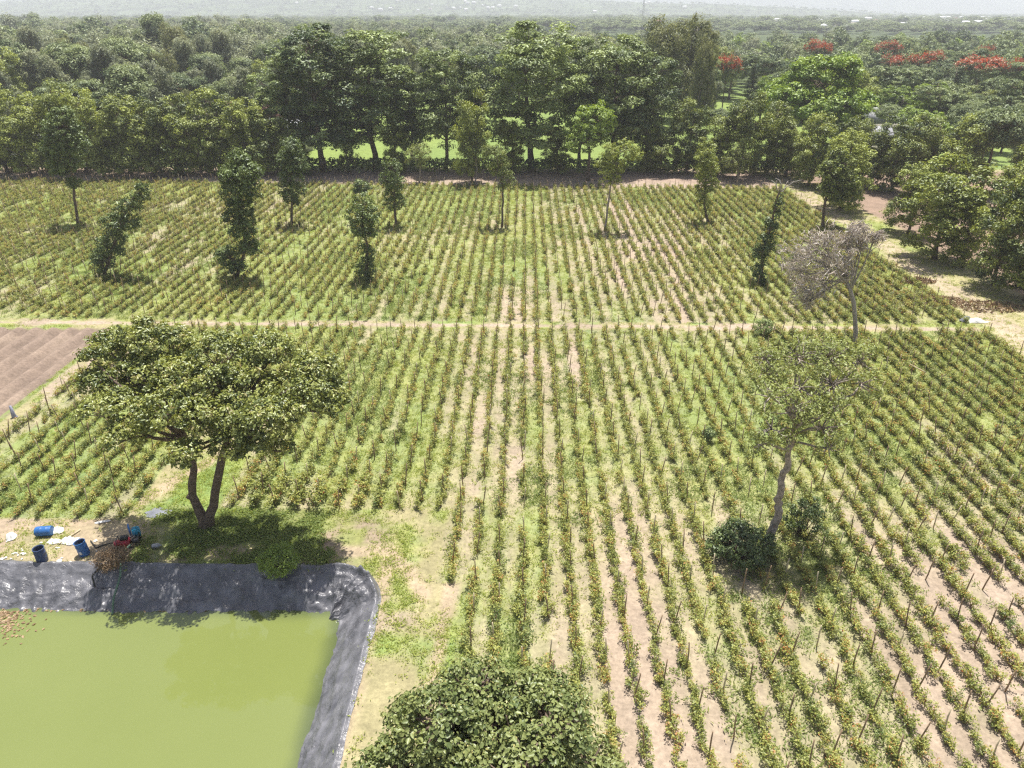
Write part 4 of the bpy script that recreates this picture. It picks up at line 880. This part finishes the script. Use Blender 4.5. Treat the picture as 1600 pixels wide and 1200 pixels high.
field_tree((572, 438), [(574, 390), (566, 330)], [(566, 320, 18), (556, 335, 14), (578, 336, 14), (566, 352, 17), (576, 362, 11), (560, 362, 10), (568, 386, 9), (578, 392, 8), (572, 412, 13), (572, 428, 15)], "lopped tree with three leaf balls on its stem, left of centre", seed=5)
field_tree((566, 318), [(565, 300)], [(565, 290, 11), (560, 296, 8), (572, 294, 8)], "small leafy sapling top showing above the three-balled lopped tree", seed=55, r0=.05, r1=.03, name="sapling", group=None)
field_tree((618, 354), [(616, 300), (612, 260)], [(612, 262, 14), (606, 280, 12), (618, 285, 14), (612, 300, 13), (622, 316, 13), (610, 318, 10)], "lopped tree with two dark leaf balls, centre left near the track", seed=6)
field_tree((784, 354), [(786, 300), (776, 245)], [(772, 240, 15), (760, 236, 9), (782, 256, 13), (774, 265, 12), (788, 272, 12), (796, 284, 9), (784, 292, 6)], "thin bare-stemmed tree with a pale tuft, in the middle of the far field", seed=7, leaf='leaf_sparse', dens=.8, r0=.13)
field_tree((945, 360), [(952, 310), (958, 250)], [(952, 238, 15), (975, 235, 17), (992, 240, 13), (964, 258, 14), (948, 270, 14), (958, 282, 10), (943, 318, 6), (940, 255, 10)], "slender tree with loose crown and a single low tuft, right of centre", seed=8, leaf='leaf_bushy', dens=.75, r0=.13, bark='pale_bark')
field_tree((1106, 348), [(1100, 310), (1106, 240)], [(1104, 235, 13), (1098, 252, 14), (1112, 258, 13), (1102, 275, 15), (1112, 290, 11), (1098, 298, 12), (1102, 315, 11), (1104, 328, 7)], "light green shaggy lopped tree, near the track right of centre", seed=9, leaf='leaf_bushy')
e10 = field_tree((1188, 442), [(1192, 395), (1206, 345), (1218, 300)], [(1218, 308, 7), (1217, 320, 8), (1212, 332, 9), (1206, 350, 10), (1200, 366, 12), (1196, 380, 12), (1188, 395, 10), (1192, 404, 9), (1186, 424, 13), (1190, 434, 10)], "narrow leaning lopped tree with bare white twigs on top, at the right", seed=10)
mb = MB(); rng = e10[5]; tip = e10[4][-1]
for q in range(6): limb(mb, rng, tip, tip + [rng.normal() * .7, rng.normal() * .3, .5 + rng.random() * .8], .05, .02, 4, .12, 5)
mb.build("bare_twig", M['grey_bark'], e10[0])
field_tree((1286, 356), [(1288, 320), (1300, 280)], [(1300, 262, 16), (1318, 258, 16), (1302, 285, 16), (1322, 282, 18), (1300, 305, 14), (1318, 308, 16), (1310, 240, 12), (1332, 296, 10)], "leafy tree with a bare reddish trunk on the edge between field and verge", seed=11, leaf='leaf_bushy', r0=.2, r1=.1, size=.26)
for i, (x_, yt, lab) in enumerate([(655, 235, "small grey-stemmed tree standing on the track left of the middle"), (743, 225, "thin tree with bare trunk on the track below the windbreak"), (1152, 240, "thin leaning tree with yellowish tuft on the track at the right")]):
    field_tree((x_, 286), [(x_ + 2, 262), (x_ - 3, yt + 12)], [(x_ - 8, yt + 10, 14), (x_ + 8, yt + 5, 12), (x_, yt - 4, 11), (x_ + 2, yt + 22, 8)], lab, seed=60 + i, leaf='leaf_sparse', dens=.6, r0=.12, bark='pale_bark', group=None, name="track_tree")

# ------------------------------------------------------------------ the spreading tree with two trunks beside the pond
b = G(322, 824); rng = np.random.default_rng(77)
hero = empty("spreading_tree", (b[0], b[1], 0), "wide umbrella-shaped tree with two curved trunks standing above the pond", "tree")
spec = [(165, 545, 40, 1.6), (215, 535, 42, 2.4), (270, 545, 42, 2.6), (330, 545, 44, 2.6), (390, 548, 42, 2.4), (440, 555, 40, 2.0), (490, 572, 42, 1.0), (515, 600, 34, 0),
        (155, 590, 38, .4), (205, 590, 46, .6), (262, 592, 48, .8), (325, 596, 50, .6), (385, 600, 46, .6), (440, 600, 44, .4), (480, 625, 38, -.6), (505, 640, 28, -.6),
        (150, 635, 34, -1.0), (195, 650, 40, -1.0), (245, 645, 42, -1.2), (300, 650, 44, -1.6), (352, 655, 42, -1.4), (405, 655, 42, -1.2), (445, 650, 26, -1.0),
        (180, 680, 26, -1.4), (290, 695, 30, -1.8), (340, 690, 34, -1.8), (390, 690, 30, -1.2), (262, 720, 14, -1.6), (415, 700, 18, -.8), (130, 555, 18, 1.0), (148, 540, 26, 1.9), (190, 525, 26, 2.4)]
Lb = []
for (x_, y_, r, dy) in spec:
    x_ += 9 + 9 * rng.normal(); y_ += 9 * rng.normal(); dy += .4 * rng.normal(); r *= .8 + .4 * rng.random()
    p = PV(x_, y_, b[1] - .2 + dy) - b; rr = r * depth(p + b) / FPX * 1.05; Lb.append((p[0], p[1], p[2], rr * .82, rr * .82, rr * .60))
cm_, ctr, li = crown_mesh("crown", rng, Lb, 800, 64, .36, .145, M['leaf_umbrella'], shell=.7, flat=.7, fine=True, aspect=.55, up=.9)
link("crown", cm_, hero)
mb = MB(); PT = lambda x_, y_, dy=0: PV(x_, y_, b[1] + dy) - b
t1 = np.array([(0, 0, -.2), PT(318, 812), PT(310, 795), PT(301, 775), PT(300, 755), PT(303, 735), PT(300, 712, .2), PT(290, 685, .3)])
t2 = np.array([(.1, .1, -.2), PT(326, 808), PT(334, 790), PT(336, 770), PT(341, 745), PT(346, 720), PT(352, 700, .2), PT(358, 680, .3)])
mb.tube(t1, [.34, .25, .21, .18, .19, .16, .15, .12], 10); mb.tube(t2, [.30, .24, .21, .20, .19, .18, .17, .14], 10)
mb.tube([t1[3] + [-.05, 0, -.1], t1[3] + [-.22, -.05, .05]], [.14, .12], 8)
for i, L_ in enumerate(Lb):
    A = t1[-1] if L_[0] < 0.2 else t2[-1]
    P_m = limb(mb, rng, A, np.array(L_[:3]) - [0, 0, L_[5] * .3], .10, .035, 8, .05, 6, .04)
    idx_ = np.where(li == i)[0]
    for c in idx_[rng.random(len(idx_)) < .35]: limb(mb, rng, P_m[-2], ctr[c], .03, .01, 4, .08, 4)
link("trunk", mb.mesh("trunk", M['bark'], True), hero)

# ------------------------------------------------------------------ the crown seen from above in the near foreground
cN = G(775, 1165, 8.8); rng = np.random.default_rng(88)
near = empty("broad_leaved_tree", (cN[0], cN[1], 0), "broad-leaved tree with yellow flower sprays seen from above at the bottom edge", "tree")
Lb = [(0, 0, 8.2, 1.7, 1.7, 1.4)]
for q in range(8):
    a = q * math.pi / 4 + .2; r = 1.75 + .25 * rng.normal(); Lb.append((math.cos(a) * r, math.sin(a) * r * .92, 7.7 + .35 * rng.normal(), 1.0 + .2 * rng.random(), 1.0 + .2 * rng.random(), .85))
for q in range(6):
    a = q * math.pi / 3; r = 1.1; Lb.append((math.cos(a) * r, math.sin(a) * r, 8.9 + .25 * rng.normal(), .8, .8, .6))
cm_, ctr, li = crown_mesh("crown", rng, Lb, 1080, 42, .28, .105, M['leaf_big'], shell=.72, flat=.6, fine=True, aspect=.62, up=.8)
link("crown", cm_, near)
link("trunk", trunk_mesh("trunk", rng, [(0, 0, -.2), (.1, 0, 1.5), (-.1, .1, 3.2), (0, 0, 5), (.05, 0, 6.6)], .24, .14, Lb, ctr, li, M['bark'], .7, 9, .5, .025), near)
top = ctr[(ctr[:, 2] > np.quantile(ctr[:, 2], .3))]; nf = 3400; ci = rng.integers(0, len(top), nf); sel = rng.random(len(top)) < .55; ci = ci[sel[ci]]
c2 = top[ci] + rng.normal(size=(len(ci), 3)) * [.075, .075, .05] + [0, 0, .22]
V, T, f = leaf_arrays(rng, c2, .05 * (.6 + .8 * rng.random(len(ci))), rng.normal(size=(len(ci), 3)) * .6 + [0, 0, .8], .6)
link("blossom", mesh("blossom", V, None, T, (M['flower_pale'],), tint=np.repeat(rng.random(len(ci)), f)), near)

# ------------------------------------------------------------------ the sparse tree on the right and the bush at its foot
Y0 = G(1205, 856)[1]
sp = [(1200, 580, 36, 1.2), (1245, 560, 40, 1.5), (1295, 560, 40, 1.5), (1340, 565, 34, 1.2), (1300, 600, 38, .4), (1345, 600, 30, .2), (1250, 605, 40, .3), (1205, 620, 34, -.3), (1235, 645, 36, -.6), (1205, 670, 30, -.8), (1260, 660, 30, -.6), (1285, 670, 34, -.8), (1310, 640, 28, -.4), (1295, 700, 26, -1.0), (1190, 695, 18, -.9), (1230, 690, 20, -.8), (1195, 560, 20, 1)]
e, ctr, li, Lb, ip_, rng = field_tree((1194, 852), [(1206, 832), (1215, 808), (1216, 785), (1221, 752), (1229, 722), (1242, 665)], [(a, b_, c) for a, b_, c, d in sp], "thin-crowned tree with a pale leaning trunk among the right-hand tomato rows",
    leaf='leaf_sparse', size=.13, dens=.6, name="thin_crowned_tree", r0=.22, r1=.11, bark='pale_bark', seed=20, group=None, clr=.38, per=30, Yoff=[d for *_, d in sp], twig=.9)
def bush(px_, py_, w_, h_, label, leaf, n, size, name="bush", ex=None, per=30, clr=.22):
    p = G(px_, py_); rng = np.random.default_rng(int(px_ * 7 + py_)); Lb = [(0, 0, h_ * .5, w_ * .5, w_ * .45, h_ * .5)]
    for q in range(4): a = q * 1.6; Lb.append((math.cos(a) * w_ * .28, math.sin(a) * w_ * .25, h_ * (.4 + .3 * rng.random()), w_ * .28, w_ * .28, h_ * .35))
    e = empty(name, (p[0], p[1], 0), label, "bush"); m_, ctr, li = crown_mesh("foliage", rng, Lb, n, per, clr, size, M[leaf], shell=.4, flat=.8, low=-.4)
    link("foliage", m_, e); mb = MB()
    for c in ctr[::3]: limb(mb, rng, (0, 0, -.05), c, .025, .008, 4, .08, 4)
    mb.build("stem", M['bark'], e); return e
bush(1155, 872, 2.9, 1.5, "dense dark bush at the foot of the thin-crowned tree", 'leaf_pollard', 240, .13)
bush(1250, 838, 1.6, 2.3, "ragged leafy shoots right of the thin-crowned tree's trunk", 'leaf_pollard', 60, .13)
bush(440, 897, 1.6, 1.35, "round green bush on the edge of the pond liner", 'leaf_bright', 200, .085)
bush(178, 886, 1.5, .9, "dry brown straggly bush hanging over the pond liner", 'dry_leaf', 90, .07)
bush(1105, 690, .6, .8, "single bluish-green weed bush between the right-hand rows", 'leaf_windbreak', 50, .10)
bush(1190, 690 - 165, 1.3, 1.4, "dark green weed clump just below the cross path on the right", 'leaf_windbreak', 60, .12)
# ------------------------------------------------------------------ the dead tree
b = G(1335, 542); rng = np.random.default_rng(123)
dead = empty("dead_tree", (b[0], b[1], 0), "leafless dead tree with a grey cloud of fine twigs above the right-hand rows", "tree")
mb = MB(); PT = lambda x_, y_, dy=0: PV(x_, y_, b[1] + dy) - b
tk = np.array([(0, 0, -.2), PT(1337, 520), PT(1336, 500), PT(1334, 475), PT(1329, 455), PT(1323, 440)]); mb.tube(tk, [.21, .17, .16, .15, .14, .12], 8)
targets = [(1245, 400, -.5, 26), (1265, 380, .6, 26), (1290, 372, 0, 26), (1250, 430, 1, 26), (1275, 415, -1, 30), (1300, 405, .8, 30), (1318, 400, -.6, 24), (1258, 455, -.3, 24), (1285, 445, .4, 22), (1330, 365, 0, 18), (1350, 360, .5, 18), (1366, 372, -.4, 14), (1345, 378, .3, 14), (1322, 380, .6, 18), (1238, 420, -.4, 20), (1262, 470, .2, 16), (1310, 425, 0, 22)]
TW = []; TD = []
for (x_, y_, dy, r) in targets:
    Bp = PT(x_, y_, dy); Pm = limb(mb, rng, tk[-1] if x_ < 1325 else tk[-2], Bp, .075, .03, 8, .05, 6, .06); rr = r * depth(Bp + b) / FPX
    for q in range(16):
        c = Bp + nrm(rng.normal(size=3)) * rr * rng.random() ** .5; Pq = limb(mb, rng, Pm[int(rng.integers(4, 8))], c, .022, .008, 5, .1, 4)
        m_ = 15; TW.append(c + nrm(rng.normal(size=(m_, 3))) * rr * .42 * (rng.random(m_) ** .5)[:, None])
link("trunk", mb.mesh("trunk", M['grey_bark'], True), dead)
TW = np.concatenate(TW); V, T, f = leaf_arrays(rng, TW, .46 * (.5 + rng.random(len(TW))), rng.normal(size=(len(TW), 3)) + [0, 0, 1.0], .07)
link("twig", mesh("twig", V, None, T, (M['dry_twig'],), tint=np.repeat(rng.random(len(TW)), f)), dead)["kind"] = "stuff"

# ------------------------------------------------------------------ things beside the pond
def drum(x, y, mat, label, tilt=None, rz=0, open_top=True, z=0):
    e = empty("plastic_drum", (x, y, z), label, "drum", "blue plastic drums beside the pond", rz)
    e.scale = (.8, .8, .82)
    if tilt: e.rotation_euler = (tilt, 0, rz)
    r = .29; h = .86
    MB().lathe([(r * .93, 0), (r, .06), (r, .26), (r * 1.035, .28), (r * 1.035, .31), (r, .33), (r, .56), (r * 1.035, .58), (r * 1.035, .61), (r, .63), (r * .99, h - .06), (r * .95, h)], 28).build("body", M[mat], e, smooth=True)
    MB().lathe([(r * .93, .004), (0.001, .004)], 28).build("base", M[mat], e)
    if open_top:
        MB().lathe([(r * .95, h), (r * .97, h + .02), (r * .90, h + .02), (r * .89, h - .03), (r * .90, .05), (.001, .05)], 28).build("inside", M['drum_in'], e, smooth=True)
        MB().lathe([(r * .955, h - .015), (r * 1.05, h - .015), (r * 1.05, h + .03), (r * .95, h + .03), (r * .94, h)], 28).build("rim", M[mat], e, smooth=True)
    else:
        MB().lathe([(r * .95, h), (.001, h + .01)], 28).build("lid", M[mat], e)
    return e
g = G(67, 876); drum(g[0], g[1], 'navy', "open dark navy drum standing nearest the left edge")
g = G(133, 866); d2 = drum(g[0], g[1], 'blue', "open bright blue drum with a white label, standing nearer the pump"); d2.rotation_euler = (0, R(-6), 0)
MB().box((0.02, -.301, .30), (.16, .012, .2)).build("paper_label", M['white'], d2)
g = G(78, 836); d3 = drum(g[0], g[1], 'blue', "faded blue drum lying on its side in the grass", open_top=False)
d3.rotation_euler = (R(90), 0, R(98)); d3.location = (g[0] - .55, g[1] - .05, .24)
# pump set
g = G(205, 852); pump = empty("water_pump", (g[0], g[1], 0), "red engine-driven water pump in the tree's shade", "pump", rz=.3)
fr_ = MB()
for yy in (-.22, .22): fr_.tube([(-.55, yy, .05), (.45, yy, .05)], .022, 6)
for xx in (-.5, .4): fr_.tube([(xx, -.22, .05), (xx, -.22, .5), (xx, .22, .5), (xx, .22, .05)], .02, 6)
fr_.build("frame", M['metal'], pump)
MB().box((-.2, 0, .24), (.42, .34, .3), taper=.9).box((-.2, .02, .42), (.28, .26, .06)).build("engine", M['red'], pump)
MB().lathe([(.02, 0), (.14, .02), (.17, .08), (.17, .16), (.1, .2), (.02, .21)], 18, (-.52, 0, .15)).build("starter_cover", M['red'], pump)
MB().tube([(.1, 0, .24), (.3, 0, .24)], [.12, .14], 14).tube([(.3, 0, .24), (.38, 0, .24)], [.17, .15], 14).tube([(.22, 0, .3), (.22, 0, .5)], .05, 10).build("pump_head", M['metal'], pump)
MB().tube([(-.05, .2, .3), (.12, .26, .34), (.2, .26, .4)], .045, 8).build("exhaust", M['steel'], pump)
MB().box((-.2, 0, .50), (.34, .26, .14), taper=.85).build("fuel_tank", M['black'], pump)
g = G(214, 846); jc = empty("jerrycan", (g[0], g[1] + .15, 0.0), "teal blue plastic jerrycan propped up beside the pump", "jerrycan", rz=.5)
MB().box((0, 0, .45), (.34, .24, .4), taper=.94).tube([(0.08, 0, .64), (.08, 0, .74)], .04, 8).build("body", M['teal'], jc); MB().tube([(-.13, 0, .64), (-.1, 0, .74), (.03, 0, .74), (.03, 0, .65)], .022, 6).build("handle", M['teal'], jc)
MB().box((-.25, .1, .55), (.06, .25, .62)).build("side_panel", M['blue'], jc); MB().box((0, 0, .125), (.3, .22, .25)).build("support_block", M['metal'], jc)
g = G(238, 857); bt = MB().lathe([(.001, 0), (.11, .01), (.12, .05), (.12, .3), (.05, .38), (.04, .44), (.001, .44)], 14).build("plastic_bottle", M['steel'], None, (g[0], g[1], .12), True); bt.rotation_euler = (0, R(90), .2)
tag(bt, "grey-green plastic bottle lying right of the pump", "bottle")
def hose(name, pts, r, mat, label, cat):
    P = np.array(pts, float); t = np.linspace(0, len(P) - 1, 7 * len(P)); ip_ = np.array([np.interp(t, np.arange(len(P)), P[:, c]) for c in range(3)]).T
    k = np.array([.25, .5, .25])
    for c in range(3): ip_[1:-1, c] = np.convolve(ip_[:, c], k, 'valid')
    o = MB().tube(ip_, r, 8).build(name, mat, None, None, True); tag(o, label, cat)
A = G(206, 858); B_ = G(190, 905); Cc = G(181, 945, -.8); Dd = G(176, 962, -1.05)
hose("suction_pipe", [(A[0], A[1], .26), (A[0] - .1, A[1] - .7, .3), (B_[0], B_[1], .2), (Cc[0], Cc[1], -.42), (Dd[0], Dd[1], -1.0)], .045, M['green_pipe'], "green suction pipe running from the pump down into the pond", "pipe")
A = G(162, 885); B_ = G(150, 922, -.6)
hose("short_hose", [(A[0], A[1], .12), (A[0] - .2, A[1] - .6, .0), (B_[0], B_[1], -.5)], .035, M['black'], "short black hose lying over the liner left of the green pipe", "hose")
A = G(192, 852); B_ = G(150, 857); Cc = G(142, 846)
hose("delivery_hose", [(A[0], A[1], .25), (A[0] - .8, A[1], .05), (B_[0], B_[1], .04), (Cc[0], Cc[1], .04)], .03, M['black'], "black hose trailing from the pump towards the blue drum", "hose")
def sheet(name, px_, py_, w_, d_, mat, label, cat, seed, h=.06, rz=0, z=.03, group=None):
    p = G(px_, py_); rng = np.random.default_rng(seed); n = 14; a = np.linspace(0, 2 * math.pi, n, endpoint=False); V = [(0, 0, h)]
    for ring in (.5, 1.0):
        for q in range(n):
            r = ring * (.75 + .45 * rng.random()); V.append((math.cos(a[q]) * r * w_ / 2, math.sin(a[q]) * r * d_ / 2, h * rng.random() if ring < 1 else 0.005))
    T = [(0, 1 + q, 1 + (q + 1) % n) for q in range(n)]; Q = [(1 + q, 1 + n + q, 1 + n + (q + 1) % n, 1 + (q + 1) % n) for q in range(n)]
    o = link(name, mesh(name, V, Q, T, (mat,)), None, (p[0], p[1], z + float(ground_z(np.array(p[0]), np.array(p[1]))))); o.rotation_euler = (0, 0, rz); tag(o, label, cat, group); return o
M['grey_sheet'] = solid("grey_sheet", (0.20, 0.21, 0.24), .5, .2, 4)
M['bag_cloth'] = solid("bag_cloth", (0.28, 0.29, 0.36), .8, .3, 8)
sheet("plastic_sheet", 250, 802, 1.5, .8, M['grey_sheet'], "torn sheet of dark plastic lying left of the twin trunks", "plastic sheet", 3, .12)
sheet("plastic_bag", 88, 830, .8, .55, M['white'], "white plastic bag right of the lying blue drum", "plastic bag", 4, .2)
sheet("plastic_bag", 110, 846, .95, .6, M['white'], "white plastic bag just left of the bright blue drum", "plastic bag", 5, .2)
sheet("plastic_bag", 85, 847, .6, .4, M['white'], "small white plastic bag between the two standing drums", "plastic bag", 6, .15)
sheet("plastic_bag", 18, 841, .45, .6, M['white'], "white plastic scrap standing in the grass at the left edge", "plastic scrap", 7, .3)
sheet("paper_scrap", 160, 816, .75, .2, M['white'], "long white scrap at the foot of the path above the drums", "paper scrap", 8, .06, .3)
sheet("feed_sack", 1522, 503, 2.1, .7, M['white'], "white sack lying on the grass verge at the right", "sack", 9, .3)
sheet("feed_sack", 1508, 502, .9, .6, M['grey_sheet'], "grey crumpled sack beside the white one on the verge", "sack", 19, .4)
sheet("hanging_cloth", 23, 652, .4, .3, M['bag_cloth'], "grey rag heaped at the edge of the ploughed plot", "rag", 10, .8)
rng = np.random.default_rng(66)
for i in range(24):
    px_ = rng.normal(20, 16) if i < 12 else rng.normal(95, 35); py_ = rng.normal(875, 12) if i < 20 else rng.normal(848, 10)
    if px_ < -5 or abs(px_ - 67) < 14 and py_ > 850: px_ = 30 + 8 * rng.random()
    sheet("litter_scrap", px_, py_, .07 + .2 * rng.random() ** 2, .06 + .14 * rng.random() ** 2, M['white'], "small white scrap of litter on the bare earth round the drums", "litter", 100 + i, .05, group="white litter round the drums")
lt = MB(); g = G(94, 880); lt.lathe([(.001, 0), (.09, .0), (.11, .16), (.001, .15)], 14); o = lt.build("white_cup", M['white'], None, (g[0], g[1], 0), True); tag(o, "small white tub between the navy and blue drums near the liner", "tub")
g1 = G(92, 852); g2 = G(126, 829); st_ = MB().tube([(g1[0], g1[1], .05), ((g1[0] + g2[0]) / 2, (g1[1] + g2[1]) / 2, .08), (g2[0], g2[1], .05)], .03, 6).build("wooden_pole", M['stake_pale']); tag(st_, "pale wooden pole lying on the ground between the drums", "pole")
g1 = G(1430, 590); st_ = MB().tube([(g1[0] - .3, g1[1] + .5, .75), (g1[0] + .3, g1[1] - .5, .65)], .03, 6).build("wooden_pole", M['stake_pale']); tag(st_, "pale pole lying across the plants in the right-hand rows", "pole")
for (x_, y_, r, lab) in ((1460, 470, 1.7, "heap of dry cut branches under the right-hand verge trees"), (1545, 480, 2.0, "heap of dry brush at the right-hand edge of the verge"), (1430, 440, 1.2, "small heap of brushwood left of the larger heap on the verge")):
    p = G(x_, y_); n = 420; a = rng.random(n) * 6.28; q = rng.random(n) ** .5 * r; P = np.column_stack([np.cos(a) * q * 1.5, np.sin(a) * q * .7, .45 * rng.random(n) * (1 - q / r) + .03])
    V, T, f = leaf_arrays(rng, P, .5 * (.5 + rng.random(n)), rng.normal(size=(n, 3)), .16)
    o = link("brush_heap", mesh("brush_heap", V, None, T, (M['dry_leaf'],), tint=np.repeat(rng.random(n), f)), None, (p[0], p[1], 0)); tag(o, lab, "brush heap")
# leaves afloat on the pond
n = 260; u = rng.random(n); P = []
for i in range(n):
    if u[i] < .7: q = G(abs(rng.normal(0, 22)), 955 + abs(rng.normal(0, 22)), -.98)
    else: q = G(rng.random() * 330, 951 + 4 * rng.random(), -.98)
    P.append((q[0], q[1], -.985))
V, T, f = leaf_arrays(rng, np.array(P), .16 * (.4 + .9 * rng.random(n)), np.tile([0, 0, 1.0], (n, 1)) + rng.normal(size=(n, 3)) * .08, .6)
fl = link("floating_leaves", mesh("floating_leaves", V, None, T, (M['dry_leaf'],), tint=np.repeat(rng.random(n), f))); tag(fl, "fallen leaves afloat along the pond's far edge", kind="stuff")
